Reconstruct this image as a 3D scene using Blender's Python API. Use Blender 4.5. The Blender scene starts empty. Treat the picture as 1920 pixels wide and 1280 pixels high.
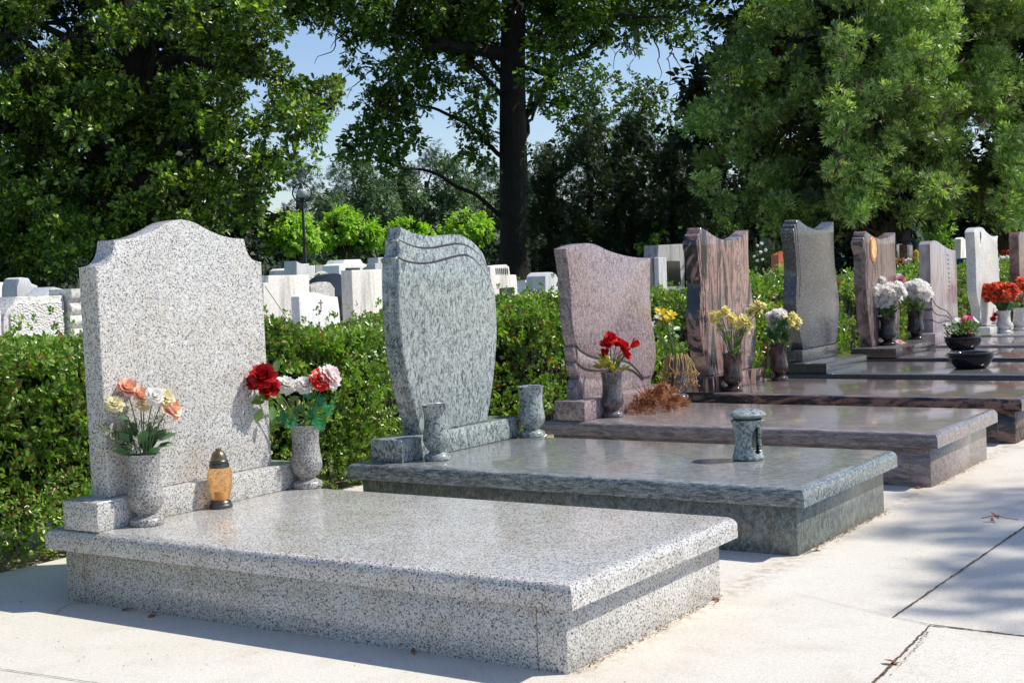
import bpy, bmesh, math, random
import numpy as np
from math import sin, cos, pi, radians, sqrt
from mathutils import Vector, Matrix

random.seed(7); rng = np.random.default_rng(7)
scn = bpy.context.scene
COL = scn.collection

# ------------------------------------------------------------------ camera
F_PX = 2607.6
_y, _p, _r = map(radians, (33.6635, 3.0848, -2.4175))
CAM = np.array([3.8587, -2.9442, 1.0497])
FW = np.array([-sin(_y)*cos(_p), cos(_y)*cos(_p), -sin(_p)])
RT = np.cross(FW, [0, 0, 1]); RT /= np.linalg.norm(RT)
UP = np.cross(RT, FW)
RT, UP = RT*cos(_r)+UP*sin(_r), -RT*sin(_r)+UP*cos(_r)

cam_d = bpy.data.cameras.new('camera'); cam = bpy.data.objects.new('camera', cam_d); COL.objects.link(cam)
cam_d.sensor_width = 36; cam_d.lens = F_PX/1920*36; cam_d.clip_start = .05; cam_d.clip_end = 2000
M = Matrix(((RT[0], UP[0], -FW[0], CAM[0]), (RT[1], UP[1], -FW[1], CAM[1]), (RT[2], UP[2], -FW[2], CAM[2]), (0, 0, 0, 1)))
cam.matrix_world = M
scn.camera = cam

def ray(u, v): return FW + RT*(u-960)/F_PX - UP*(v-640)/F_PX
def at(u, v, d): return CAM + ray(u, v)*d                       # the place seen there, d metres deep
def onx(u, v, x):
    r = ray(u, v); return CAM + r*((x-CAM[0])/r[0])
def onz(u, v, z):
    r = ray(u, v); return CAM + r*((z-CAM[2])/r[2])

# ------------------------------------------------------------------ light
w = bpy.data.worlds.new('World'); scn.world = w; w.use_nodes = True
nt = w.node_tree; nt.nodes.clear()
sky = nt.nodes.new('ShaderNodeTexSky'); sky.sky_type = 'NISHITA'; sky.sun_disc = False
SUN = Vector((.67, .50, 1.0)).normalized()
sky.sun_elevation = math.asin(SUN.z); sky.sun_rotation = math.atan2(SUN.x, SUN.y)
sky.air_density = 1.0; sky.dust_density = .4; sky.ozone_density = 2.0
bg = nt.nodes.new('ShaderNodeBackground'); bg.inputs[1].default_value = .11
wo = nt.nodes.new('ShaderNodeOutputWorld')
tn = nt.nodes.new('ShaderNodeMix'); tn.data_type = 'RGBA'; tn.blend_type = 'MULTIPLY'; tn.inputs[0].default_value = 1; tn.inputs[7].default_value = (1.27, 1.27, 1.38, 1)
nt.links.new(sky.outputs[0], tn.inputs[6]); nt.links.new(tn.outputs[2], bg.inputs[0]); nt.links.new(bg.outputs[0], wo.inputs[0])
sd = bpy.data.lights.new('sun', 'SUN'); sd.energy = 5.0; sd.angle = radians(.5); sd.color = (1, .945, .845)
so = bpy.data.objects.new('sun', sd); COL.objects.link(so)
so.rotation_euler = SUN.to_track_quat('Z', 'Y').to_euler(); so.location = (8, 6, 14)
scn.view_settings.view_transform = 'Standard'; scn.view_settings.look = 'None'; scn.view_settings.exposure = 0
scn.cycles.max_bounces = 8; scn.cycles.transparent_max_bounces = 16

# ------------------------------------------------------------------ tagging
def tag(o, label=None, cat=None, group=None, kind=None):
    if label: o['label'] = label
    if cat: o['category'] = cat
    if group: o['group'] = group
    if kind: o['kind'] = kind
    return o
def empty(name, loc=(0, 0, 0), label=None, cat=None, group=None):
    o = bpy.data.objects.new(name, None); COL.objects.link(o); o.location = loc
    o.empty_display_size = .1
    return tag(o, label, cat, group)

# ------------------------------------------------------------------ mesh helpers
def smooth(me, ang=35):
    me.polygons.foreach_set('use_smooth', [True]*len(me.polygons))
    if ang < 179: me.set_sharp_from_angle(angle=radians(ang))
def link(name, me, mat, parent=None, loc=None):
    o = bpy.data.objects.new(name, me); COL.objects.link(o)
    if mat is not None:
        for m in (mat if isinstance(mat, (list, tuple)) else [mat]): me.materials.append(m)
    if parent is not None: o.parent = parent
    if loc is not None: o.location = loc
    return o
class MB:
    def __init__(s): s.v = []; s.f = []
    def add(s, vs, fs):
        b = len(s.v); s.v += [tuple(map(float, q)) for q in vs]; s.f += [tuple(i+b for i in f) for f in fs]
    def tube(s, pts, rs, n=8, cap=True):
        pts = [np.array(p, float) for p in pts]
        if not hasattr(rs, '__len__'): rs = [rs]*len(pts)
        ref = np.array([.31, .52, .8]); vs = []; fs = []
        for i, p in enumerate(pts):
            t = pts[min(i+1, len(pts)-1)]-pts[max(i-1, 0)]; t = t/(np.linalg.norm(t)+1e-9)
            a = np.cross(t, ref); 
            if np.linalg.norm(a) < .1: a = np.cross(t, [1, 0, 0])
            a /= np.linalg.norm(a); b = np.cross(t, a)
            for k in range(n):
                th = 2*pi*k/n; vs.append(p+(a*cos(th)+b*sin(th))*rs[i])
        for i in range(len(pts)-1):
            for k in range(n):
                fs.append((i*n+k, i*n+(k+1) % n, (i+1)*n+(k+1) % n, (i+1)*n+k))
        if cap: fs.append(tuple(range(n-1, -1, -1))); fs.append(tuple((len(pts)-1)*n+k for k in range(n)))
        s.add(vs, fs)
    def box(s, a, b):
        (x0, y0, z0), (x1, y1, z1) = a, b
        s.add([(x0,y0,z0),(x1,y0,z0),(x1,y1,z0),(x0,y1,z0),(x0,y0,z1),(x1,y0,z1),(x1,y1,z1),(x0,y1,z1)],
              [(0,3,2,1),(4,5,6,7),(0,1,5,4),(1,2,6,5),(2,3,7,6),(3,0,4,7)])
    def build(s, name, mat, parent=None, loc=None, sm=True, ang=40):
        me = bpy.data.meshes.new(name); me.from_pydata(s.v, [], s.f); me.update()
        if sm: smooth(me, ang)
        return link(name, me, mat, parent, loc)

def spline(P, n=5, closed=False):
    P = [np.array(p, float) for p in P]; out = []
    for i in range(len(P)-1):
        p0 = P[max(i-1, 0)]; p1 = P[i]; p2 = P[i+1]; p3 = P[min(i+2, len(P)-1)]
        for k in range(n):
            t = k/n
            out.append(.5*((2*p1)+(-p0+p2)*t+(2*p0-5*p1+4*p2-p3)*t*t+(-p0+3*p1-3*p2+p3)*t**3))
    out.append(P[-1]); return out

def bevel_box(name, a, b, mat, parent, bev=.003, segs=2, top=None, topseg=6, loc=None):
    """box; top: radius of a rounded nosing on the four top edges"""
    bm = bmesh.new(); (x0,y0,z0),(x1,y1,z1) = a, b
    vs = [bm.verts.new(q) for q in ((x0,y0,z0),(x1,y0,z0),(x1,y1,z0),(x0,y1,z0),(x0,y0,z1),(x1,y0,z1),(x1,y1,z1),(x0,y1,z1))]
    for f in ((0,3,2,1),(4,5,6,7),(0,1,5,4),(1,2,6,5),(2,3,7,6),(3,0,4,7)): bm.faces.new([vs[i] for i in f])
    bm.normal_update()
    if top:
        es = [e for e in bm.edges if all(abs(v.co.z-z1) < 1e-6 for v in e.verts)]
        bmesh.ops.bevel(bm, geom=es, offset=top, segments=topseg, profile=.5, affect='EDGES')
    elif bev:
        bmesh.ops.bevel(bm, geom=list(bm.edges), offset=bev, segments=segs, profile=.5, affect='EDGES')
    me = bpy.data.meshes.new(name); bm.to_mesh(me); bm.free(); smooth(me, 50)
    return link(name, me, mat, parent, loc)

def prism(name, out, x0, x1, mat, parent, bev=.007, segs=2, both=False, ang=32):
    """(y,z) outline extruded from the back plane x0 to the front plane x1, front arris bevelled"""
    bm = bmesh.new()
    pts = []
    for q in out:
        if not pts or (abs(q[0]-pts[-1][0])+abs(q[1]-pts[-1][1])) > .002: pts.append(q)
    if abs(pts[0][0]-pts[-1][0])+abs(pts[0][1]-pts[-1][1]) < .002: pts.pop()
    A = sum(pts[i][0]*pts[(i+1) % len(pts)][1]-pts[(i+1) % len(pts)][0]*pts[i][1] for i in range(len(pts)))
    if A < 0: pts = pts[::-1]
    f = [bm.verts.new((x1, q[0], q[1])) for q in pts]; b = [bm.verts.new((x0, q[0], q[1])) for q in pts]
    n = len(pts)
    ff = bm.faces.new(f); bf = bm.faces.new(b[::-1])
    for i in range(n): bm.faces.new((f[(i+1) % n], f[i], b[i], b[(i+1) % n]))
    bm.normal_update()
    es = list(ff.edges) + (list(bf.edges) if both else [])
    if bev: bmesh.ops.bevel(bm, geom=es, offset=bev, segments=segs, profile=.5, affect='EDGES', clamp_overlap=True)
    me = bpy.data.meshes.new(name); bm.to_mesh(me); bm.free(); smooth(me, ang)
    return link(name, me, mat, parent)

def lathe(name, prof, mat, parent=None, loc=(0, 0, 0), n=48, sc=1.0, ang=40):
    me = bpy.data.meshes.new(name); vs = []; fs = []
    for r, z in prof:
        for k in range(n): th = 2*pi*k/n; vs.append((r*sc*cos(th), r*sc*sin(th), z*sc))
    for i in range(len(prof)-1):
        for k in range(n): fs.append((i*n+k, i*n+(k+1) % n, (i+1)*n+(k+1) % n, (i+1)*n+k))
    if prof[0][0] > 1e-5: fs.append(tuple(range(n-1, -1, -1)))
    if prof[-1][0] > 1e-5: fs.append(tuple((len(prof)-1)*n+k for k in range(n)))
    me.from_pydata(vs, [], fs); me.update(); smooth(me, ang)
    return link(name, me, mat, parent, loc)

# ------------------------------------------------------------------ materials
def new_mat(name):
    m = bpy.data.materials.new(name); m.use_nodes = True
    return m, m.node_tree, m.node_tree.nodes['Principled BSDF']
def N(nt, t, **kw):
    n = nt.nodes.new(t)
    for k, v in kw.items():
        if k.startswith('i_'): n.inputs[k[2:].replace('_', ' ')].default_value = v
        else: setattr(n, k, v)
    return n
def ramp(nt, stops, fac=None, interp='LINEAR'):
    r = nt.nodes.new('ShaderNodeValToRGB'); cr = r.color_ramp; cr.interpolation = interp
    while len(cr.elements) < len(stops): cr.elements.new(.5)
    for e, (p, c) in zip(cr.elements, stops): e.position = p; e.color = (*c, 1) if len(c) == 3 else c
    if fac is not None: nt.links.new(fac, r.inputs[0])
    return r
def mix(nt, a, b, fac, mode='MIX'):
    n = nt.nodes.new('ShaderNodeMix'); n.data_type = 'RGBA'; n.blend_type = mode
    for idx, v in ((0, fac), (6, a), (7, b)):
        if hasattr(v, 'links') or isinstance(v, bpy.types.NodeSocket): nt.links.new(v, n.inputs[idx])
        elif idx == 0: n.inputs[0].default_value = v
        else: n.inputs[idx].default_value = (*v, 1)
    return n.outputs[2]
def coords(nt, scale=(1, 1, 1), rot=(0, 0, 0), loc=(0, 0, 0), kind='Object'):
    t = nt.nodes.new('ShaderNodeTexCoord'); mp = nt.nodes.new('ShaderNodeMapping')
    mp.inputs['Scale'].default_value = scale; mp.inputs['Rotation'].default_value = rot; mp.inputs['Location'].default_value = loc
    nt.links.new(t.outputs[kind], mp.inputs[0]); return mp.outputs[0]
def noise(nt, vec, scale, detail=4, rough=.6, dist=0):
    n = N(nt, 'ShaderNodeTexNoise'); n.inputs['Scale'].default_value = scale; n.inputs['Detail'].default_value = detail
    n.inputs['Roughness'].default_value = rough; n.inputs['Distortion'].default_value = dist
    nt.links.new(vec, n.inputs['Vector']); return n.outputs['Fac']
def bump(nt, bsdf, h, strength=.3, dist=.01):
    b = nt.nodes.new('ShaderNodeBump'); b.inputs['Strength'].default_value = strength; b.inputs['Distance'].default_value = dist
    nt.links.new(h, b.inputs['Height']); nt.links.new(b.outputs[0], bsdf.inputs['Normal'])

def granite_speckle(name, ramp_stops, scale=150, rough=.13, tint=None, dust=.08, zdirt=True):
    m, nt, bs = new_mat(name); v = coords(nt)
    nz = noise(nt, v, 60, 2, .5)
    wv = nt.nodes.new('ShaderNodeVectorMath'); wv.operation = 'ADD'
    cn = nt.nodes.new('ShaderNodeTexNoise'); cn.inputs['Scale'].default_value = 130; cn.inputs['Detail'].default_value = 1
    nt.links.new(v, cn.inputs['Vector'])
    s = nt.nodes.new('ShaderNodeVectorMath'); s.operation = 'SCALE'; s.inputs['Scale'].default_value = .008
    nt.links.new(cn.outputs['Color'], s.inputs[0]); nt.links.new(v, wv.inputs[0]); nt.links.new(s.outputs[0], wv.inputs[1])
    vo = nt.nodes.new('ShaderNodeTexVoronoi'); vo.inputs['Scale'].default_value = scale; nt.links.new(wv.outputs[0], vo.inputs['Vector'])
    sp = nt.nodes.new('ShaderNodeSeparateColor'); nt.links.new(vo.outputs['Color'], sp.inputs[0])
    r = ramp(nt, ramp_stops, sp.outputs[0], 'CONSTANT')
    big = noise(nt, v, 9, 3)
    c = mix(nt, r.outputs[0], (.55, .5, .45), .0)
    rb = ramp(nt, [(.3, (.90, .85, .78)), (.5, (.96, .95, .93)), (.7, (1.06, 1.05, 1.03))], big)
    c = mix(nt, c, rb.outputs[0], 1.0, 'MULTIPLY')
    if name.endswith('slab'): c = film(nt, c, .3)
    nt.links.new(c, bs.inputs['Base Color'])
    rr = ramp(nt, [(.35, (rough,)*3), (.75, (rough+.12,)*3)], noise(nt, v, 5, 4))
    nt.links.new(rr.outputs[0], bs.inputs['Roughness'])
    bs.inputs['Specular IOR Level'].default_value = .5
    return m

def film(nt, c, amt, col=(.36, .34, .34)):
    g = nt.nodes.new('ShaderNodeNewGeometry'); sx = nt.nodes.new('ShaderNodeSeparateXYZ'); nt.links.new(g.outputs['Normal'], sx.inputs[0])
    mr = nt.nodes.new('ShaderNodeMapRange'); mr.inputs[1].default_value = .8; mr.inputs[2].default_value = 1.0; mr.inputs[4].default_value = amt; nt.links.new(sx.outputs[2], mr.inputs[0])
    return mix(nt, c, col, mr.outputs[0])
def granite_flow(name, stops, scale=14, stretch=(1, 1, 1), rot=(0, 0, 0), dist=1.6, rough=.12, grain=.35, detail=7):
    m, nt, bs = new_mat(name); v = coords(nt, stretch, rot); vu = coords(nt)
    a = noise(nt, v, scale, detail, .68, dist)
    r = ramp(nt, stops, a)
    g = noise(nt, vu, 260, 2, .6)
    rg = ramp(nt, [(.38, (1-grain,)*3), (.62, (1+grain*.5,)*3)], g)
    c = mix(nt, r.outputs[0], rg.outputs[0], 1.0, 'MULTIPLY')
    if name.endswith('slab'): c = film(nt, c, .32)
    nt.links.new(c, bs.inputs['Base Color'])
    rr = ramp(nt, [(.35, (rough,)*3), (.75, (rough+.1,)*3)], noise(nt, vu, 6, 4))
    nt.links.new(rr.outputs[0], bs.inputs['Roughness'])
    return m

MAT = {}
WG = [(0, (.045, .045, .045)), (.07, (.15, .15, .145)), (.19, (.53, .52, .50)), (.42, (.60, .595, .58)), (.60, (.50, .45, .40)), (.65, (.34, .34, .335)), (.77, (.68, .675, .655))]
MAT['g1'] = granite_speckle('light_speckled_granite', WG, 310)
MAT['g1v'] = granite_speckle('light_speckled_granite_fine', [(0, (.04, .04, .042)), (.16, (.15, .15, .15)), (.36, (.42, .41, .39)), (.6, (.52, .51, .5)), (.8, (.27, .265, .26))], 340, .3)
G2 = [(.33, (.05, .06, .07)), (.43, (.13, .155, .165)), (.50, (.33, .37, .36)), (.60, (.46, .51, .49)), (.75, (.54, .59, .57))]
MAT['g2'] = granite_flow('green_grey_granite', G2, 40, (1, 1.5, .8), (radians(38), 0, 0), 1.5, .12, .5)
MAT['g2s'] = granite_flow('green_grey_granite_slab', [(.32, (.05, .062, .065)), (.44, (.12, .145, .148)), (.54, (.26, .295, .285)), (.70, (.40, .44, .42))], 44, (.5, 1.6, 2.0), (0, 0, radians(5)), 1.0, .09, .5)
MAT['g2b'] = granite_flow('green_grey_granite_base', [(.35, (.06, .07, .065)), (.5, (.15, .17, .155)), (.65, (.27, .295, .27))], 48, (1, 1.3, .7), (radians(30), 0, 0), 1.0, .25, .5)
G3 = [(.32, (.11, .09, .10)), (.45, (.25, .195, .20)), (.53, (.40, .31, .31)), (.68, (.50, .38, .38))]
MAT['g3'] = granite_flow('mauve_granite', G3, 46, (1, 1.7, .8), (radians(-25), 0, 0), 1.2, .12, .5)
MAT['g3s'] = granite_flow('mauve_granite_slab', [(.32, (.11, .095, .095)), (.46, (.21, .175, .175)), (.56, (.32, .268, .26)), (.72, (.40, .335, .325))], 26, (.4, 1.8, 2.2), (0, 0, 0), 1.0, .08, .45)
G4 = [(.36, (.02, .022, .028)), (.455, (.05, .048, .055)), (.475, (.30, .18, .155)), (.53, (.43, .27, .235)), (.55, (.07, .06, .065)), (.575, (.09, .075, .075)), (.595, (.42, .27, .235)), (.7, (.48, .32, .29))]
MAT['g4'] = granite_flow('black_and_rose_banded_granite', G4, 3.3, (1, 2.6, .42), (radians(-12), 0, 0), 1.8, .1, .4, 8)
MAT['g4s'] = granite_flow('black_and_rose_banded_granite_slab', [(.40, (.012, .013, .016)), (.47, (.04, .035, .038)), (.51, (.17, .095, .075)), (.57, (.22, .13, .105)), (.62, (.05, .04, .04)), (.7, (.2, .13, .11))], 4.0, (.7, 3.5, 2), (0, 0, radians(20)), 2.0, .07, .3, 8)
MAT['g5'] = granite_speckle('dark_grey_granite', [(0, (.025, .026, .03)), (.3, (.055, .056, .062)), (.55, (.095, .098, .105)), (.8, (.16, .16, .17)), (.97, (.4, .4, .4))], 300, .14)
MAT['g5s'] = granite_speckle('dark_grey_granite_slab', [(0, (.02, .022, .026)), (.4, (.045, .05, .058)), (.8, (.09, .095, .1))], 330, .07)
MAT['g6'] = granite_flow('brown_wood_grained_granite', [(.36, (.05, .04, .042)), (.47, (.13, .095, .09)), (.53, (.29, .20, .185)), (.6, (.17, .12, .115)), (.7, (.36, .26, .24))], 5, (1, 4.5, .45), (radians(-5), 0, 0), 1.6, .1)
MAT['g6s'] = granite_flow('brown_wood_grained_granite_slab', [(.36, (.02, .016, .018)), (.5, (.06, .045, .045)), (.62, (.13, .09, .085))], 5, (.5, 4, 2), (0, 0, 0), 1.5, .07)
MAT['g7'] = granite_flow('pale_mauve_granite', [(.34, (.2, .165, .175)), (.48, (.33, .27, .28)), (.58, (.43, .36, .365)), (.7, (.36, .3, .32))], 5, (1, 3.5, .5), (radians(-30), 0, 0), 1.5, .12, .2)
MAT['g7s'] = granite_flow('pale_mauve_granite_slab', [(.34, (.1, .08, .085)), (.6, (.25, .2, .21))], 6, (.5, 3, 2), (0, 0, 0), 1.5, .08, .2)
MAT['g8'] = granite_speckle('pale_grey_granite', [(0, (.3, .3, .3)), (.12, (.55, .55, .54)), (.4, (.68, .68, .66)), (.8, (.74, .73, .71))], 230, .2)
MAT['g8s'] = granite_speckle('pale_grey_granite_slab', [(0, (.12, .12, .12)), (.25, (.3, .3, .3)), (.6, (.42, .42, .41))], 230, .12)
MAT['g9'] = granite_flow('red_brown_granite', [(.35, (.05, .03, .03)), (.5, (.17, .09, .08)), (.65, (.30, .17, .15))], 9, (1, 1.4, .8), (0, 0, 0), 1.5, .12)
MAT['v4'] = granite_flow('dark_wine_granite', [(.38, (.02, .016, .017)), (.5, (.07, .04, .036)), (.62, (.17, .09, .075)), (.7, (.05, .04, .04))], 14, (1, 1, .5), (0, 0, 0), 2.0, .08)
MAT['v3'] = granite_flow('grey_violet_granite', [(.35, (.05, .045, .05)), (.5, (.13, .11, .115)), (.65, (.26, .22, .22))], 30, (1, 1, .7), (0, 0, 0), 1.2, .1)
MAT['v6'] = granite_flow('near_black_granite', [(.4, (.015, .013, .014)), (.6, (.05, .04, .042))], 14, (1, 1, 1), (0, 0, 0), 1.5, .07)

def plain(name, col, rough=.5, metal=0, var=.15, scale=20, bumpv=0, trans=0):
    m, nt, bs = new_mat(name); v = coords(nt)
    n = noise(nt, v, scale, 5)
    r = ramp(nt, [(.3, tuple(c*(1-var) for c in col)), (.7, tuple(min(1, c*(1+var)) for c in col))], n)
    nt.links.new(r.outputs[0], bs.inputs['Base Color']); bs.inputs['Roughness'].default_value = rough; bs.inputs['Metallic'].default_value = metal
    if bumpv: bump(nt, bs, noise(nt, v, scale*4, 4), bumpv, .01)
    return m
MAT['groove'] = plain('groove_shadowed_granite', (.04, .032, .034), .4)
MAT['grout'] = plain('grout', (.27, .21, .145), .9, var=.3, scale=60)
MAT['black'] = plain('black_polished_stone', (.012, .013, .015), .12)
MAT['iron'] = plain('black_iron', (.02, .02, .022), .4)
MAT['brass'] = plain('aged_brass', (.23, .18, .11), .35, .9, .3, 40)
MAT['pewter'] = plain('dark_pewter', (.10, .095, .09), .38, .8, .3, 40)
MAT['soil'] = plain('potting_soil', (.03, .022, .015), .95)
MAT['bluebin'] = plain('blue_plastic', (.01, .06, .32), .35, var=.05)
MAT['gold'] = plain('gilt_lettering', (.5, .33, .12), .4, .3)
MAT['letter'] = plain('engraved_line', (.13, .10, .10), .6)
MAT['plaque'] = plain('dark_slate_plaque', (.05, .052, .06), .35)
MAT['whiteplaque'] = plain('white_marble_plaque', (.88, .87, .85), .3, var=.03)

def concrete(name, col, stain=.5, rough=.85, sc=3, bump_s=.35, streak=True):
    m, nt, bs = new_mat(name); v = coords(nt); vs = coords(nt, (6, 6, .7))
    n1 = noise(nt, vs, 2.2, 6, .65); n2 = noise(nt, v, sc*14, 5, .6)
    dark = tuple(c*(1-stain) for c in col)
    r = ramp(nt, [(.34, dark), (.50, col), (1, tuple(min(.92, c*1.08) for c in col))], n1 if streak else n2)
    r2 = ramp(nt, [(.3, (.82,)*3), (.6, (1.04,)*3)], n2)
    nt.links.new(mix(nt, r.outputs[0], r2.outputs[0], 1, 'MULTIPLY'), bs.inputs['Base Color'])
    bs.inputs['Roughness'].default_value = rough
    bump(nt, bs, noise(nt, v, sc*30, 4), bump_s, .01)
    return m
MAT['cream'] = concrete('weathered_cream_stone', (.78, .75, .68), .38)
MAT['white'] = concrete('white_limestone', (.86, .85, .83), .12, .6, bump_s=.1)
MAT['whitegrey'] = concrete('grey_artificial_stone', (.72, .70, .65), .4, streak=False)
MAT['greyold'] = concrete('dark_weathered_stone', (.34, .34, .33), .7)
MAT['bluegrey'] = concrete('blue_grey_marble', (.60, .61, .61), .25)
MAT['redstone'] = plain('red_granite', (.38, .10, .045), .3)
MAT['rough'] = concrete('hammered_concrete', (.6, .58, .53), .3, streak=False)
def hammered():
    m, nt, bs = new_mat('hammered_stone_panel'); v = coords(nt, (1, 1, 1.6))
    vo = nt.nodes.new('ShaderNodeTexVoronoi'); vo.inputs['Scale'].default_value = 62; nt.links.new(v, vo.inputs['Vector'])
    r = ramp(nt, [(0, (.55, .53, .48)), (.5, (.78, .76, .70))], noise(nt, v, 16, 5))
    nt.links.new(r.outputs[0], bs.inputs['Base Color']); bs.inputs['Roughness'].default_value = .9
    bump(nt, bs, vo.outputs['Distance'], .55, .02); return m
MAT['hammer'] = hammered()

def leafmat(name, cols, rough=.42, transl=.3, tcol=None, patch=.5, spec=.5, patchscale=.9):
    m, nt, bs = new_mat(name)
    g = nt.nodes.new('ShaderNodeNewGeometry')
    r = ramp(nt, cols, g.outputs['Random Per Island'])
    v = coords(nt); n = noise(nt, v, patchscale, 3)
    rp = ramp(nt, [(.35, (1-patch,)*3), (.65, (1+patch*.4,)*3)], n)
    c = mix(nt, r.outputs[0], rp.outputs[0], 1, 'MULTIPLY')
    nt.links.new(c, bs.inputs['Base Color']); bs.inputs['Roughness'].default_value = rough; bs.inputs['Specular IOR Level'].default_value = spec
    tr = nt.nodes.new('ShaderNodeBsdfTranslucent')
    tm = mix(nt, c, tcol or (1.5, 1.7, .55), 1, 'MULTIPLY'); nt.links.new(tm, tr.inputs[0])
    ms = nt.nodes.new('ShaderNodeMixShader'); ms.inputs[0].default_value = transl
    out = nt.nodes['Material Output']
    nt.links.new(bs.outputs[0], ms.inputs[1]); nt.links.new(tr.outputs[0], ms.inputs[2]); nt.links.new(ms.outputs[0], out.inputs[0])
    return m
MAT['hedge'] = leafmat('privet_leaf', [(0, (.10, .20, .025)), (.3, (.15, .28, .035)), (.6, (.22, .38, .05)), (.82, (.38, .52, .14)), (.93, (.40, .48, .18)), (.95, (.30, .14, .04)), (1, (.3, .14, .05))], .27, .3, patch=.35, patchscale=2.5)
MAT['oak'] = leafmat('oak_leaf', [(0, (.03, .07, .012)), (.45, (.075, .155, .02)), (.68, (.20, .34, .045)), (.86, (.48, .62, .11)), (.99, (.24, .3, .05)), (1, (.28, .12, .03))], .34, .3, patch=.65, patchscale=1.1)  # crown shade and sunlit leaf clusters are put into these colours
MAT['oakdark'] = leafmat('oak_leaf_shaded', [(0, (.04, .085, .016)), (.5, (.07, .14, .022)), (1, (.14, .24, .035))], .38, .25)  # oak leaf again, with the shade of the crown put into its colour
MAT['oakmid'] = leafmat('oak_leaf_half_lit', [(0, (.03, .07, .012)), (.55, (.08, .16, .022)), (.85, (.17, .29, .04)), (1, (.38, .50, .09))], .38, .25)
MAT['yew'] = leafmat('yew_needles', [(0, (.018, .04, .012)), (.6, (.03, .06, .016)), (1, (.05, .085, .02))], .5, .1)
MAT['thuja'] = leafmat('thuja_sprays', [(0, (.08, .17, .05)), (.45, (.25, .41, .11)), (.8, (.46, .61, .18)), (1, (.60, .64, .3))], .42, .24, patch=.6, patchscale=.6)
MAT['catalpa'] = leafmat('catalpa_leaf', [(0, (.20, .36, .03)), (.6, (.34, .54, .05)), (1, (.46, .65, .09))], .45, .35, patch=.2)
MAT['bright'] = leafmat('bright_bush_leaf', [(0, (.14, .28, .03)), (1, (.28, .42, .05))], .45, .35, patch=.3)
MAT['far'] = leafmat('distant_foliage', [(0, (.07, .13, .045)), (.5, (.12, .20, .07)), (1, (.17, .26, .10))], .6, .15, patch=.45, patchscale=.25)  # the haze of distance is put into the leaf colour
MAT['farblue'] = leafmat('distant_pine', [(0, (.06, .10, .075)), (1, (.11, .165, .12))], .6, .1, patch=.4, patchscale=.25)  # bluish haze of distance put into the colour
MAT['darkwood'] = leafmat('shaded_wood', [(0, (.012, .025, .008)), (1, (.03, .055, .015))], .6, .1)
MAT['flowerleaf'] = leafmat('bouquet_leaf', [(0, (.03, .09, .035)), (1, (.06, .16, .05))], .3, .12, patch=.1, patchscale=30)
MAT['flowerleafl'] = leafmat('bouquet_leaf_light', [(0, (.10, .19, .05)), (1, (.2, .32, .08))], .35, .2, patch=.1, patchscale=30)
MAT['yellowgreen'] = leafmat('yellow_green_leaf', [(0, (.22, .26, .04)), (1, (.5, .45, .08))], .35, .2, patch=.1, patchscale=30)
MAT['fern'] = leafmat('green_tulle_fern', [(0, (.02, .32, .12)), (1, (.09, .5, .22))], .5, .35, (1, 1, 1), .1, patchscale=30)
MAT['sprig'] = leafmat('grey_green_sprig', [(0, (.10, .13, .05)), (1, (.2, .23, .1))], .5, .1, patch=.1, patchscale=30)
MAT['stem'] = plain('green_stem', (.10, .17, .05), .5)
MAT['dry'] = leafmat('dried_stem', [(0, (.42, .24, .09)), (1, (.62, .42, .2))], .6, .15, (1.1, 1, .7), .2, patchscale=30)
MAT['dryleaf'] = leafmat('dried_brown_leaf', [(0, (.16, .05, .02)), (.6, (.36, .13, .045)), (1, (.6, .33, .14))], .55, .2, (1.2, .8, .5), .2, patchscale=30)
MAT['litter'] = leafmat('brown_litter', [(0, (.09, .05, .025)), (.6, (.22, .13, .07)), (1, (.42, .30, .17))], .7, .1, (1.1, .9, .6), .2, patchscale=30)
def petal(name, cols, transl=.25): return leafmat(name, cols, .5, transl, (1.05, 1.0, .95), .05, .3, 30)
MAT['p_peach'] = petal('peach_petal', [(0, (.88, .46, .31)), (.5, (.9, .55, .42)), (1, (.94, .74, .58))])
MAT['p_cream'] = petal('cream_petal', [(0, (.9, .86, .52)), (1, (.94, .92, .76))], .45)
MAT['p_red'] = petal('deep_red_petal', [(0, (.36, .008, .012)), (1, (.52, .015, .02))], .12)
MAT['p_red2'] = petal('scarlet_petal', [(0, (.62, .012, .012)), (1, (.75, .03, .025))], .15)
MAT['p_redwhite'] = petal('scarlet_petal_with_pale_edge', [(0, (.75, .03, .02)), (.75, (.8, .06, .04)), (.8, (.85, .5, .4)), (1, (.85, .6, .5))], .15)
MAT['p_white'] = petal('white_petal', [(0, (.9, .9, .88)), (1, (.96, .96, .95))], .5)
MAT['p_pinkwhite'] = petal('pink_white_petal', [(0, (.93, .88, .88)), (.7, (.95, .92, .92)), (1, (.88, .55, .62))], .45)
MAT['p_yellow'] = petal('yellow_petal', [(0, (.82, .60, .03)), (1, (.88, .75, .08))])
MAT['p_paleyellow'] = petal('pale_yellow_petal', [(0, (.9, .80, .2)), (.6, (.92, .88, .42)), (1, (.94, .92, .66))], .45)
MAT['p_orange'] = petal('orange_red_petal', [(0, (.72, .06, .02)), (.6, (.82, .12, .04)), (1, (.86, .3, .16))])
MAT['p_magenta'] = petal('magenta_petal', [(0, (.6, .01, .12)), (1, (.75, .05, .25))])
MAT['p_pink'] = petal('pink_petal', [(0, (.75, .2, .3)), (1, (.85, .5, .55))])

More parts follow.
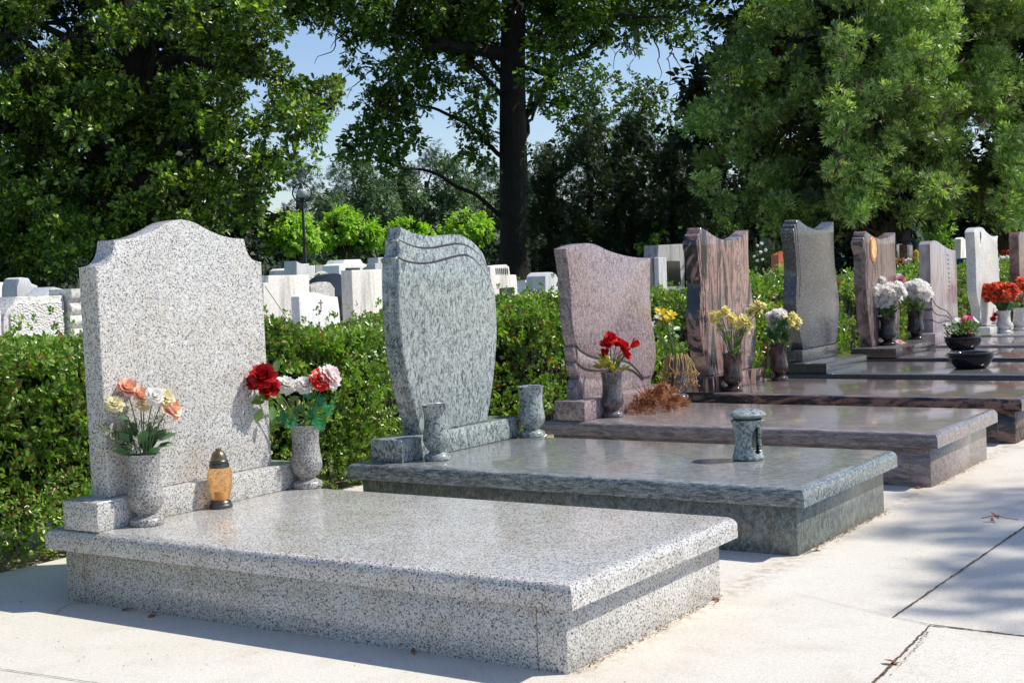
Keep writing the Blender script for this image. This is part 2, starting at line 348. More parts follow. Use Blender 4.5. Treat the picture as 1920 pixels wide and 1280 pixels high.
def barkmat(name, c):
    m, nt, bs = new_mat(name); v = coords(nt, (5, 5, .8)); n = noise(nt, v, 4, 6, .7)
    r = ramp(nt, [(.35, tuple(q*.35 for q in c)), (.6, c)], n); nt.links.new(r.outputs[0], bs.inputs['Base Color'])
    bs.inputs['Roughness'].default_value = .9; bump(nt, bs, n, 1, .08); return m
MAT['bark'] = barkmat('oak_bark', (.032, .025, .02)); MAT['bark2'] = barkmat('brown_bark', (.14, .09, .06))
MAT['barkpale'] = barkmat('pale_dead_twig', (.24, .2, .15))

# paving: pale exposed concrete
def paving():
    m, nt, bs = new_mat('pale_concrete_paving'); v = coords(nt)
    big = noise(nt, v, 1.1, 5, .6); mid = noise(nt, v, 7, 6, .65); fine = noise(nt, v, 260, 3, .6)
    c1 = ramp(nt, [(.3, (.65, .595, .51)), (.46, (.70, .655, .575)), (.62, (.735, .70, .625))], big)
    c2 = ramp(nt, [(.28, (.90, .88, .855)), (.5, (1, 1, 1))], mid)
    c3 = ramp(nt, [(.34, (.66, .64, .61)), (.48, (1, 1, 1)), (.8, (1.07, 1.07, 1.07))], fine)
    c4 = ramp(nt, [(.34, (.88, .865, .84)), (.5, (1, 1, 1)), (.7, (1.03, 1.03, 1.03))], noise(nt, v, 75, 4, .7))
    c = mix(nt, mix(nt, mix(nt, c1.outputs[0], c2.outputs[0], 1, 'MULTIPLY'), c3.outputs[0], 1, 'MULTIPLY'), c4.outputs[0], 1, 'MULTIPLY')
    vo = nt.nodes.new('ShaderNodeTexVoronoi'); vo.inputs['Scale'].default_value = 34; nt.links.new(v, vo.inputs['Vector'])
    sp = ramp(nt, [(.0, (1, 1, 1)), (.055, (1, 1, 1)), (.075, (0, 0, 0))], vo.outputs['Distance'])
    sc_ = nt.nodes.new('ShaderNodeSeparateColor'); nt.links.new(vo.outputs['Color'], sc_.inputs[0])
    sel = ramp(nt, [(.86, (0, 0, 0)), (.88, (1, 1, 1))], sc_.outputs[0])
    fac = mix(nt, sp.outputs[0], sel.outputs[0], 1, 'MULTIPLY')
    c = mix(nt, c, (.30, .25, .2), fac)
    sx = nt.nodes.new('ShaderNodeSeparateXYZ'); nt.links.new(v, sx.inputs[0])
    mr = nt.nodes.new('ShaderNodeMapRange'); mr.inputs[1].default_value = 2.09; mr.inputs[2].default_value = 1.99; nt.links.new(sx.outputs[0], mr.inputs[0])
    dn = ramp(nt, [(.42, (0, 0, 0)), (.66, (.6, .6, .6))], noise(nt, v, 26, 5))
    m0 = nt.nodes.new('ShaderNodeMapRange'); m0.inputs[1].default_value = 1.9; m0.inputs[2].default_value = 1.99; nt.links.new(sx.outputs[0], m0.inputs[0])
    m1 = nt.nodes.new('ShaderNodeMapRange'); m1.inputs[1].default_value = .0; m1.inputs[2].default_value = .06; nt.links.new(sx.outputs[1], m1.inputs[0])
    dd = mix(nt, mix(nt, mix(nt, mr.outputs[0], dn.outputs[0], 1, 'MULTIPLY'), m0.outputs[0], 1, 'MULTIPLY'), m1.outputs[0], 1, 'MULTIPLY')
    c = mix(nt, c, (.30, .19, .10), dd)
    nt.links.new(c, bs.inputs['Base Color']); bs.inputs['Roughness'].default_value = .8
    bump(nt, bs, fine, .25, .004); return m
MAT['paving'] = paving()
def groundm():
    m, nt, bs = new_mat('sandy_soil_and_grass'); v = coords(nt)
    s = ramp(nt, [(.3, (.30, .235, .16)), (.6, (.50, .42, .31))], noise(nt, v, 6, 6))
    g = ramp(nt, [(.3, (.03, .06, .015)), (.7, (.10, .17, .03))], noise(nt, v, 30, 4))
    sx = nt.nodes.new('ShaderNodeSeparateXYZ'); tc = nt.nodes.new('ShaderNodeTexCoord'); nt.links.new(tc.outputs['Object'], sx.inputs[0])
    mr = nt.nodes.new('ShaderNodeMapRange'); mr.inputs[1].default_value = -6; mr.inputs[2].default_value = -3.4; nt.links.new(sx.outputs[0], mr.inputs[0])
    c = mix(nt, g.outputs[0], s.outputs[0], mr.outputs[0])
    nt.links.new(c, bs.inputs['Base Color']); bs.inputs['Roughness'].default_value = .95
    bump(nt, bs, noise(nt, v, 80, 4), .6, .02); return m
MAT['ground'] = groundm()
MAT['crack'] = plain('dirt_filled_joint', (.10, .075, .05), .95, var=.6, scale=50)

# ------------------------------------------------------------------ the setting
def sheet(name, pts, z, mat, kind='structure'):
    me = bpy.data.meshes.new(name); me.from_pydata([(p[0], p[1], z) for p in pts], [], [tuple(range(len(pts)))]); me.update()
    o = link(name, me, mat); tag(o, kind=kind); return o
g = sheet('ground', [(-900, -300), (900, -300), (900, 1200), (-900, 1200)], -.012, MAT['ground'])
# paving edge along the hedge, with the soft curve at the left
edge = [(-.56, -1.2), (-.57, .1), (-.56, .5), (-.60, 2.2), (-.58, 6), (-.58, 12), (-.58, 30)]
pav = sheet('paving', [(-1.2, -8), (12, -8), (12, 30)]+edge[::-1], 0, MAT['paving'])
tag(pav, 'pale concrete paving around the row of graves')
def wob(p, q, n, a):
    p = np.array(p); q = np.array(q); d = q-p; nn = np.array([-d[1], d[0]])/np.linalg.norm(d); o = []
    for i in range(n+1): o.append(p+d*i/n+nn*random.uniform(-a, a))
    return o
def strip(P, w0, w1, z, mb, wv=.35):
    n = len(P); vs = []
    for i, p in enumerate(P):
        t = np.array(P[min(i+1, n-1)])-np.array(P[max(i-1, 0)]); t = t/np.linalg.norm(t); nn = np.array([-t[1], t[0]])
        ww = (w0+(w1-w0)*i/(n-1))*random.uniform(1-wv, 1+wv)/2
        for s in (-1, 1): vs.append((*(np.array(p)+nn*ww*s), z))
    mb.add(vs, [(2*i, 2*i+1, 2*i+3, 2*i+2) for i in range(n-1)])
mb = MB()
P = lambda u, v: onz(u, v, 0)[:2]
strip(wob(P(1675, 1157), P(1930, 982), 60, .002), .006, .007, .0035, mb)
strip(wob(P(1745, 1172), P(1960, 1200), 40, .002), .008, .024, .0035, mb)
strip(wob(P(1745, 1172), P(1620, 1300), 60, .003), .004, .009, .0035, mb)
strip(wob(P(1675, 1157), P(1745, 1172), 24, .0015), .002, .004, .0035, mb)
strip(wob(P(-60, 1246), P(240, 1290), 30, .001), .0025, .004, .0035, mb)
strip([P(104, 1152), P(115, 1141), P(130, 1134), P(150, 1131), P(172, 1131)], .0015, .003, .0035, mb)
strip(wob(P(1675, 1157), P(1480, 1110), 30, .002), .0015, .0008, .0035, mb)
strip(wob(P(1880, 838), P(1960, 842), 30, .001), .006, .006, .0035, mb)
mb.build('paving_joint', MAT['crack'], pav, sm=False)
# slab at the bottom right, a few millimetres higher than its neighbours
q = [P(1762, 1181), P(2200, 1232), P(2150, 1500), P(1560, 1500), P(1652, 1290)]
mbs = MB(); b = len(q)
mbs.add([(x, y, .009) for x, y in q]+[(x, y, -.001) for x, y in q], [tuple(range(b))[::-1] if False else tuple(range(b))]+[(i, (i+1) % b, b+(i+1) % b, b+i) for i in range(b)])
sl = mbs.build('paving_slab', MAT['paving'], None, sm=False); tag(sl, 'pale concrete slab at the lower right, slightly raised', kind='structure')

# ------------------------------------------------------------------ foliage engine
def rotmats(d, up):
    d = d/np.linalg.norm(d, axis=1, keepdims=True)
    x = np.cross(d, up); x /= (np.linalg.norm(x, axis=1, keepdims=True)+1e-9)
    z = np.cross(x, d); return np.stack([x, d, z], axis=2)
def build_instances(name, tv, tf, pos, R, sc, mat, parent=None):
    tv = np.array(tv, float); n = len(pos); k = len(tv)
    V = np.einsum('nij,kj->nki', R, tv)*sc[:, None, None]+pos[:, None, :]
    me = bpy.data.meshes.new(name); me.vertices.add(n*k); me.vertices.foreach_set('co', V.reshape(-1).astype(np.float32))
    lens = [len(f) for f in tf]; L = sum(lens); flat = np.concatenate([np.array(f) for f in tf])
    loops = (flat[None, :]+(np.arange(n)*k)[:, None]).reshape(-1)
    me.loops.add(n*L); me.loops.foreach_set('vertex_index', loops.astype(np.int32))
    st = np.concatenate([[0], np.cumsum(lens)[:-1]]); starts = (st[None, :]+(np.arange(n)*L)[:, None]).reshape(-1)
    me.polygons.add(n*len(tf)); me.polygons.foreach_set('loop_start', starts.astype(np.int32))
    me.update(calc_edges=True); me.validate()
    return link(name, me, mat, parent)
LEAF = ([(0, 0, 0), (-.24, .3, .06), (-.24, .65, .05), (0, 1, -.06), (.24, .65, .05), (.24, .3, .06)], [(0, 3, 2, 1), (0, 5, 4, 3)])
_o = [(.07, .06), (.20, .2), (.13, .32), (.31, .46), (.19, .58), (.29, .74), (.13, .84)]
OAK = ([(0, 0, 0)]+[(x, y, x*.25) for x, y in _o]+[(0, 1, -.05)]+[(-x, y, x*.25) for x, y in _o[::-1]],
       [tuple(range(0, 9)), (0, 8, 9, 10, 11, 12, 13, 14, 15)])
def sprig(leaf, n, spread=1.1, length=.9, size=.6, seed=1):
    r = np.random.default_rng(seed); V = []; Fc = []
    for i in range(n):
        a = r.uniform(0, 2*pi); t = .25+.75*i/max(1, n-1)
        base = np.array([0, t*length, 0])
        el = spread*(1-.6*t)+.15; d = np.array([[cos(a)*sin(el), cos(el), sin(a)*sin(el)]])
        R = rotmats(d, np.array([[r.uniform(-.4, .4), r.uniform(-.4, .4), 1]]))[0]
        s = size*r.uniform(.75, 1.2); b = len(V)
        for q in leaf[0]: V.append(tuple(base+R@np.array(q)*s))
        for f in leaf[1]: Fc.append(tuple(x+b for x in f))
    return V, Fc
OAKS = [sprig(OAK, 6, seed=i) for i in (1, 2, 3)]
LEAFS = [sprig(LEAF, 6, seed=i) for i in (4, 5, 6)]
def fan(n, seed, wd=.06):
    r = np.random.default_rng(seed); V = []; Fc = []
    for i in range(n):
        a = (i/(n-1)-.5)*1.7+r.uniform(-.1, .1); l = r.uniform(.6, 1.0)*(1-.25*abs(a)); o = .35*r.random()
        c, s = sin(a), cos(a); b = len(V); z = r.uniform(-.12, .12)
        V += [(c*.1, o*s, 0), (c*l*.55-wd*s, o+s*l*.55+wd*c, z), (c*l, o*.5+s*l, z*1.6), (c*l*.55+wd*s, o+s*l*.55-wd*c, z)]
        Fc.append((b, b+3, b+2, b+1))
    return V, Fc
FANS = [fan(6, s) for s in (1, 2, 3)]
NEED = [fan(7, s, .035) for s in (11, 12)]

def scatter(cl, dens, size, droop=.3, shell=2.0, upb=1.0):
    """cl: rows (centre, radii) -> positions, matrices, scales"""
    P_, D_, S_ = [], [], []
    for c, rad in cl:
        c = np.array(c); rad = np.array(rad)
        n = max(4, int(dens*rad[0]*rad[2]*3.1))
        u = rng.normal(size=(n, 3)); u /= np.linalg.norm(u, axis=1, keepdims=True)
        rr = rng.random(n)**(1/shell)
        wob_ = 1+.25*np.sin(u[:, 0]*5+c[0]*3)*np.cos(u[:, 2]*4+c[2])
        P_.append(c+u*rad*(rr*wob_)[:, None]); d = u+rng.normal(size=(n, 3))*.55; d[:, 2] -= droop
        D_.append(d); S_.append(size*rng.uniform(.65, 1.25, n))
    P_ = np.concatenate(P_); D_ = np.concatenate(D_); S_ = np.concatenate(S_)
    up = rng.normal(size=P_.shape)*.45+np.array([.45, .34, .75])*upb
    return P_, rotmats(D_, up), S_
def foliage(name, cl, dens, size, temps, mat, parent, **k):
    Pn, R, S = scatter(cl, dens, size, **k)
    # several templates welded into one mesh
    me_list = []; idx = rng.integers(0, len(temps), len(Pn))
    objs = []
    for i, t in enumerate(temps):
        m_ = idx == i
        if m_.sum(): objs.append(build_instances(name, t[0], t[1], Pn[m_], R[m_], S[m_], mat, parent))
    if len(objs) > 1:
        bm = bmesh.new()
        for o in objs: bm.from_mesh(o.data)
        me = bpy.data.meshes.new(name); bm.to_mesh(me); bm.free(); me.materials.append(mat)
        o0 = objs[0]; old = [o.data for o in objs]; o0.data = me
        for o in objs[1:]: bpy.data.objects.remove(o)
        for d in old: bpy.data.meshes.remove(d)
        return o0
    return objs[0]
def pc(u, v, d, ru, rv, rd=None):
    """clump seen at pixel u,v at depth d with apparent radii ru,rv"""
    k = d/F_PX; a, b = ru*k, rv*k
    return (at(u, v, d), (a, rd or (a+b)/2*.9, b))
def limb(mb, p, q, r0, r1, sag=.12, n=7, jit=.022):
    p = np.array(p); q = np.array(q); L = np.linalg.norm(q-p); pts = []
    for i in range(n+1):
        t = i/n; c = p+(q-p)*t; c = c+np.array([0, 0, sag*L*sin(pi*t)])
        if 0 < i < n: c = c+rng.normal(size=3)*jit*L
        pts.append(c)
    pts = spline(pts, 2); m_ = len(pts)-1
    mb.tube(pts, [r0+(r1-r0)*i/m_ for i in range(m_+1)], 7)
def tree(name, label, trunk, clumps, dens, size, temps, leaf, bark, group=None, trunk_r=.3, limbs=12, twigs=0, extra=None, cat='tree', droop=.3, shell=2.0, limb_r=.25, inner=None, taper=.35):
    base = np.array(trunk[0]); root = empty(name, tuple(base), label, cat, group)
    mb = MB(); tp = [np.array(p) for p in trunk]; tps = spline(tp, 4); n = len(tps)
    mb.tube(tps, [trunk_r*(1.25 if i == 0 else 1.08 if i == 1 else 1)*(1-taper*i/(n-1)) for i in range(n)], 14)
    for c, rad in random.sample(clumps, min(limbs, len(clumps))):
        h = min(max((c[2]-tps[0][2])*.62, tps[0][2]+.5), tps[-1][2]); k = min(range(n), key=lambda i: abs(tps[i][2]-h))
        limb(mb, tps[k], c, trunk_r*limb_r, trunk_r*.06)
    if extra: extra(mb)
    mb.v = [tuple(np.array(v)-base) for v in mb.v]
    mb.build('trunk', bark, root)
    if twigs:
        mt = MB()
        for c, rad in clumps:
            for _ in range(twigs):
                u = rng.normal(size=3); u /= np.linalg.norm(u)
                limb(mt, c+u*rad*.1, c+u*rad*1.05, .012*size/.1, .004*size/.1, .0, 4, .06)
        mt.v = [tuple(np.array(v)-base) for v in mt.v]; tg = mt.build('twigs', MAT['bark'], root); tg['kind'] = 'stuff'
    cr = foliage('crown', [(np.array(c)-base, r) for c, r in clumps], dens, size, temps, leaf, root, droop=droop, shell=shell)
    if inner: foliage('inner_crown', [(np.array(c)-base, r) for c, r in inner[0]], inner[1], inner[2], [LEAFS[0]], inner[3], root, droop=0, shell=3)
    return root
# ------------------------------------------------------------------ graves
PITCH = 1.545
OFF = [0, 0, 0, -.06, -.06, -.13, -.13, -.2, -.2]
DZ = [0, 0, 0, 0, -.015, -.022, -.033, -.042, -.05]
GY = [PITCH*i+OFF[i] for i in range(9)]
ZT = .247
def grave_root(i, label):
    return empty('grave', (0, GY[i], DZ[i]), label, 'grave', 'graves in a row along the hedge')
def grave_body(root, mb_, ms_, L=2.045, W=1.0, rnd=.032, seam=True):
    z0 = -.06
    bevel_box('base', (.045, .042, z0), (L-.045, W-.042, .1765), mb_, root, .003, 1)
    bevel_box('cover_slab', (0, 0, .179), (L, W, ZT), ms_, root, top=rnd, topseg=6)
    if seam:
        j = MB()
        for x in (.135, L-.135): j.box((x-.0012, .0408, .0), (x+.0012, .0425, .176))
        j.box((.046, .0405, .1755), (L-.046, .05, .1795))
        j.build('joint', MAT['grout'], root, sm=False)
def groove(pts, x, r, parent, mat=None):
    m = MB(); m.tube([(x, p[0], p[1]) for p in (spline(pts, 5) if len(pts) < 12 else pts)], r, 6); return m.build('groove', mat or MAT['groove'], parent)

# 1: light speckled stone, shouldered top
g1 = grave_root(0, 'nearest grave, pale speckled granite, with a tall shouldered headstone and a thick slab')
grave_body(g1, MAT['g1'], MAT['g1'])
bevel_box('plinth', (.08, .015, ZT), (.249, .985, .343), MAT['g1'], g1, .003, 2)
c = .487; half = [(.387, 1.106), (.352, 1.112), (.327, 1.130), (.311, 1.158), (.304, 1.192)]
top = [(.304, 1.192), (.262, 1.194), (.20, 1.203), (.13, 1.224), (.06, 1.252), (0, 1.262)]
R_ = [(c+a, b) for a, b in half[:1]+spline(half, 4)[1:]]+[(c+a, b) for a, b in spline(top, 5)[1:]]
L_ = [(2*c-a, b) for a, b in R_[::-1]][1:]
out = [(c+.387, .3432)]+R_+L_+[(c-.387, .3432)]
prism('headstone', out, .122, .21, MAT['g1'], g1, .014, 3, both=True, ang=28)

# 2: green grey stone with draped layers
g2 = grave_root(1, 'green-grey granite grave with a shield-shaped headstone carved with drapery folds')
grave_body(g2, MAT['g2b'], MAT['g2s'])
bevel_box('plinth', (.08, .065, ZT), (.249, .955, .343), MAT['g2'], g2, .005, 2)
botR = spline([(.868, .815), (.863, .718), (.832, .574), (.798, .461), (.755, .3432)], 4)
botL = spline([(.246, .3432), (.206, .466), (.165, .604), (.142, .766), (.137, .854), (.139, .98), (.149, 1.104)], 4)
o_out = spline([(.202, 1.237), (.258, 1.218), (.324, 1.205), (.421, 1.198), (.499, 1.201), (.585, 1.203), (.649, 1.196), (.705, 1.18), (.761, 1.15), (.809, 1.112), (.835, 1.058), (.851, .99), (.868, .815)], 4)
cove1 = spline([(.160, 1.178), (.178, 1.182), (.192, 1.197), (.199, 1.217), (.199, 1.237)], 3)
cove2 = spline([(.138, 1.104), (.155, 1.11), (.166, 1.125), (.171, 1.15), (.172, 1.176)], 3)
hs = prism('headstone', botL[:-1]+[(.137, 1.098)]+cove2+cove1+o_out[:-1]+botR, .125, .190, MAT['g2'], g2, .014, 3, ang=30)
mid = spline([(.177, 1.178), (.232, 1.161), (.312, 1.144), (.409, 1.141), (.495, 1.149), (.598, 1.157), (.67, 1.149), (.734, 1.125), (.79, 1.088), (.83, 1.049), (.851, .99), (.866, .815)], 4)
prism('drapery_fold', botL[:-1]+[(.138, 1.098)]+cove2+mid[:-1]+[(a-.001, b) for a, b in botR], .185, .2025, MAT['g2'], hs, .012, 4, ang=30)
inn = spline([(.149, 1.104), (.212, 1.086), (.307, 1.075), (.412, 1.079), (.522, 1.095), (.61, 1.105), (.667, 1.102), (.722, 1.077), (.77, 1.045), (.817, 1.001), (.856, .941), (.864, .897), (.865, .815)], 4)
prism('drapery_fold', botL+inn[1:-1]+[(a-.003, b) for a, b in botR], .195, .215, MAT['g2'], hs, .012, 4, ang=30)
groove([(a, b+.004) for a, b in mid[1:-6]], .190, .0055, hs); groove([(a, b+.004) for a, b in inn[1:-6]], .2025, .0055, hs)

# 3: mauve
g3 = grave_root(2, 'mauve granite grave, third from the front, one high shoulder, two sweeping grooves')
grave_body(g3, MAT['g3s'], MAT['g3s'])
bevel_box('plinth', (.065, .03, ZT), (.245, .99, .348), MAT['g3'], g3, .003, 2)
top3 = spline([(.063, 1.128), (.141, 1.143), (.226, 1.153), (.312, 1.153), (.388, 1.143), (.487, 1.117), (.599, 1.096), (.715, 1.08), (.835, 1.069), (.986, 1.063)], 4)
right3 = spline([(.986, 1.063), (.972, .96), (.966, .842), (.969, .724), (.993, .628), (1.008, .54), (.991, .439), (.96, .365), (.951, .348)], 3)
leftU = spline([(.144, .618), (.124, .66), (.112, .695), (.1, .771), (.098, .879), (.092, .97), (.078, 1.056), (.063, 1.128)], 3)
n2 = spline([(.132, .348), (.136, .40), (.150, .439), (.176, .450)], 3); n1 = spline([(.176, .452), (.157, .468), (.139, .5), (.132, .526), (.150, .541)], 3)
n0 = spline([(.150, .543), (.130, .57), (.121, .60), (.125, .618), (.144, .618)], 3)
hs = prism('headstone', n2+n1[1:]+n0[1:]+leftU[1:]+top3[1:]+right3[1:], .08, .139, MAT['g3'], g3, .004, 2, ang=30)
gA = spline([(.146, .622), (.173, .603), (.246, .573), (.331, .55), (.419, .535), (.555, .521), (.67, .501), (.74, .472), (.85, .40)], 4)
gB = spline([(.150, .536), (.198, .511), (.261, .494), (.37, .48), (.5, .476), (.621, .470), (.74, .448), (.86, .385)], 4)
prism('upper_panel', gA[::-1]+leftU[1:]+top3[1:]+[p for p in right3[1:] if p[1] > .44]+[(.96, .40)], .137, .152, MAT['g3'], hs, .004, 2, ang=30)
prism('lower_panel', gB+[(a, b-.006) for a, b in gA[::-1]], .137, .1465, MAT['g3'], hs, .003, 2, ang=30)
groove([(a, b-.004) for a, b in gA], .146, .0042, hs); groove([(a, b-.003) for a, b in gB], .1405, .0038, hs)

def fluted(i, root, top, right, left, steps, xf, xb, mat, hmat, flutes):
    """headstone whose top dips between two horns, three stair-like flutes at the left shoulder"""
    prof = []
    for k, (a, b) in enumerate(steps):
        prof.append((a, b))
    o = left+prof+spline(top, 5)+right
    hs = prism('headstone', o, xb, xf, mat, root, .009, 3, both=False, ang=30)
    for f in flutes: groove(f, xf-.0005, .0032, hs, hmat)
    return hs
# 4
g4 = grave_root(3, 'black and rose banded granite grave, its headstone dipping between two horns')
grave_body(g4, MAT['g4s'], MAT['g4s'])
bevel_box('plinth', (.08, .01, ZT), (.268, .77, .338), MAT['g4'], g4, .003, 2)
left4 = spline([(.09, .3384), (.052, .408), (.009, .511), (-.007, .587), (-.014, .68), (-.004, .773), (.012, .896), (.006, .946), (-.01, 1.046), (-.026, 1.12)], 4)
steps = [(-.029, 1.138), (-.027, 1.150), (-.018, 1.158), (-.006, 1.160), (-.004, 1.172), (-.001, 1.186), (.008, 1.195), (.022, 1.199), (.026, 1.201), (.028, 1.214), (.033, 1.226), (.045, 1.234)]
top4 = [(.061, 1.233), (.117, 1.218), (.196, 1.193), (.288, 1.17), (.36, 1.16), (.457, 1.157), (.557, 1.165), (.647, 1.185), (.733, 1.217)]
right4 = spline([(.733, 1.217), (.722, 1.085), (.724, .952), (.748, .845), (.775, .73), (.802, .615), (.793, .508), (.759, .403), (.727, .3384)], 4)[1:]
fluted(3, g4, top4, right4, left4, steps, .21, .12, MAT['g4'], MAT['groove'],
       [[(-.002, 1.160), (.008, 1.06), (.03, .95), (.04, .82), (.03, .72)], [(.028, 1.198), (.04, 1.08), (.058, .95), (.068, .80), (.062, .68)]])
# 5
g5 = grave_root(4, 'dark grey granite grave with the tallest headstone and a double plinth')
grave_body(g5, MAT['g5s'], MAT['g5s'])
bevel_box('lower_plinth', (.08, .01, ZT), (.385, .82, .316), MAT['g5s'], g5, top=.015, topseg=4)
bevel_box('plinth', (.085, .05, .317), (.20, .745, .398), MAT['g5'], g5, .003, 2)
left5 = spline([(.121, .3984), (.081, .483), (.044, .584), (.02, .66), (.016, .73), (.028, .82), (.046, .916), (.043, 1.031), (.019, 1.146), (.004, 1.204)], 4)
steps = [(.003, 1.222), (.006, 1.234), (.014, 1.241), (.028, 1.244), (.032, 1.258), (.038, 1.266), (.050, 1.272), (.064, 1.275), (.068, 1.288), (.078, 1.298), (.094, 1.304)]
top5 = [(.112, 1.306), (.185, 1.284), (.276, 1.258), (.385, 1.242), (.465, 1.235), (.58, 1.24), (.681, 1.259), (.788, 1.293)]
right5 = spline([(.788, 1.293), (.776, 1.109), (.79, .956), (.822, .832), (.851, .68), (.827, .557), (.783, .449), (.762, .3984)], 4)[1:]
fluted(4, g5, top5, right5, left5, steps, .18, .085, MAT['g5'], MAT['groove'],
       [[(.032, 1.244), (.048, 1.12), (.075, .99), (.082, .86), (.07, .76)], [(.066, 1.274), (.082, 1.14), (.105, .98), (.112, .84)]])
# 6
g6 = grave_root(5, 'brown wood-grained granite grave with an oval portrait medallion on its headstone')
grave_body(g6, MAT['g6s'], MAT['g6s'])
bevel_box('plinth', (.03, -.003, ZT), (.392, .90, .316), MAT['g6s'], g6, .006, 2)
left6 = spline([(.175, .3164), (.129, .51), (.096, .669), (.078, .827), (.078, .93), (.078, 1.036), (.04, 1.10), (.027, 1.125)], 4)
steps = [(.026, 1.142), (.030, 1.152), (.044, 1.158), (.048, 1.170), (.056, 1.179), (.072, 1.184), (.078, 1.198), (.086, 1.212), (.1, 1.224)]
top6 = [(.118, 1.231), (.234, 1.202), (.35, 1.179), (.449, 1.168), (.593, 1.177), (.72, 1.194), (.828, 1.218)]
right6 = spline([(.828, 1.218), (.815, .98), (.84, .78), (.893, .622), (.87, .45), (.833, .3164)], 4)[1:]
hs = fluted(5, g6, top6, right6, left6, steps, .14, .045, MAT['g6'], MAT['groove'],
       [[(.046, 1.158), (.075, 1.06), (.105, .9), (.115, .78)], [(.08, 1.186), (.11, 1.05), (.135, .88)]])
def disc(name, cx, cy, cz, ry, rz, t, mat, parent, n=28):
    m = MB(); vs = [(cx+t, cy+ry*cos(2*pi*k/n), cz+rz*sin(2*pi*k/n)) for k in range(n)]+[(cx, cy+ry*cos(2*pi*k/n)*1.06, cz+rz*sin(2*pi*k/n)*1.06) for k in range(n)]
    m.add(vs, [tuple(range(n))]+[((k+1) % n, k, n+k, n+(k+1) % n) for k in range(n)]); return m.build(name, mat, parent, ang=25)
md = disc('medallion', .1395, .262, 1.085, .075, .098, .008, plain('gilt_frame', (.55, .2, .04), .3, .3), hs)
disc('portrait', .1475, .262, 1.088, .055, .078, .003, plain('ceramic_portrait', (.8, .45, .2), .25, 0, .5, 30), md)
eg = MB()
for k in range(4): eg.tube([(.141, .30+.012*(k % 2), .965-.028*k), (.141, .325, .955-.028*k)], .005, 5)
eg.build('gilt_inscription', MAT['gold'], hs)
# 7
g7 = grave_root(6, 'pale mauve granite grave with three curved grooves low on its headstone')
grave_body(g7, MAT['g7s'], MAT['g7s'])
bevel_box('plinth', (.05, .02, ZT), (.225, 1.0, .343), MAT['g7'], g7, .003, 2)
sc7 = lambda L: [(a*.86+.02, b) for a, b in L]
top7 = spline(sc7([(.151, 1.122), (.21, 1.143), (.291, 1.152), (.409, 1.145), (.61, 1.107), (.816, 1.074), (1.064, 1.055)]), 4)
left7 = spline(sc7([(.185, .3434), (.187, .44), (.20, .452)]), 2)+spline(sc7([(.20, .454), (.178, .47), (.178, .53), (.205, .545)]), 2)+spline(sc7([(.205, .547), (.172, .575), (.176, .62), (.200, .635)]), 3)+spline(sc7([(.195, .64), (.168, .68), (.145, .784), (.148, .96), (.151, 1.122)]), 4)
hs = prism('headstone', left7+top7[1:]+sc7([(1.079, .878), (1.079, .629), (1.085, .3434)]), .06, .16, MAT['g7'], g7, .012, 3, ang=28)
for gg in ([(.197, .629), (.301, .583), (.439, .55), (.601, .527), (.744, .49), (.867, .434)], [(.185, .54), (.256, .514), (.393, .488), (.596, .476), (.741, .453), (.844, .417)], [(.186, .452), (.288, .433), (.407, .419), (.592, .425), (.717, .421), (.822, .409)]):
    groove(sc7(gg), .1602, .004, hs)
eg = MB()
for k, (a, b) in enumerate(sc7([(.763, 1.018), (.770, .975), (.776, .937), (.79, .895), (.798, .851), (.80, .81), (.802, .776), (.79, .735), (.79, .70)])):
    eg.tube([(.161, a-.03, b+.008), (.1612, a, b-.002), (.161, a+.03, b+.001)], [.0025, .004, .002], 5)
eg.build('inscription', MAT['letter'], hs)
# 8
g8 = grave_root(7, 'pale grey granite grave with a jagged-edged headstone bearing an engraved candle')
grave_body(g8, MAT['g8s'], MAT['g8s'])
bevel_box('plinth', (.12, -.03, ZT), (.32, .86, .32), MAT['g8'], g8, .003, 2)
top8 = spline([(-.053, 1.234), (-.01, 1.258), (.059, 1.274), (.17, 1.279), (.281, 1.27), (.369, 1.239), (.526, 1.202), (.665, 1.183), (.82, 1.192)], 4)
left8 = spline([(.092, .3204), (.094, .481), (.042, .555), (-.012, .647), (-.02, .75), (-.018, .9), (-.022, 1.0), (-.035, 1.121), (-.053, 1.234)], 3)
r8 = [(.80, 1.165), (.786, 1.13), (.797, 1.10), (.784, 1.07), (.806, 1.03), (.802, .99), (.826, .95), (.815, .9), (.838, .84), (.826, .79), (.849, .72), (.842, .66), (.862, .6), (.85, .5), (.86, .3204)]
hs = prism('headstone', left8+top8[1:]+r8, .11, .20, MAT['g8'], g8, .010, 3, ang=28)
cd = MB(); F8 = [(.162, 1.24), (.150, 1.215), (.148, 1.19), (.155, 1.165), (.158, 1.14)]
cd.tube([(.201, a, b) for a, b in F8], [.002, .004, .004, .003, .002], 5); cd.tube([(.201, .162, 1.24), (.201, .176, 1.21), (.201, .178, 1.185), (.201, .166, 1.16), (.201, .160, 1.14)], [.002, .004, .004, .003, .002], 5)
cd.tube([(.201, .138, 1.13), (.201, .182, 1.13)], .003, 5); cd.tube([(.201, .162, 1.2), (.201, .163, 1.17)], .005, 5); cd.build('engraved_candle', MAT['letter'], hs)
# 9
g9 = grave_root(8, 'ninth grave, cut by the right edge of the photo, red-brown granite headstone')
grave_body(g9, MAT['g9'], MAT['g9'])
bevel_box('plinth', (.08, .02, ZT), (.25, .97, .343), MAT['g9'], g9, .003, 2)
prism('headstone', [(.09, .3434), (.09, 1.19)]+spline([(.10, 1.2), (.14, 1.225), (.23, 1.241), (.5, 1.225), (.8, 1.19), (.9, 1.18)], 4)+[(.9, .3434)], .10, .20, MAT['g9'], g9, .010, 3, ang=28)

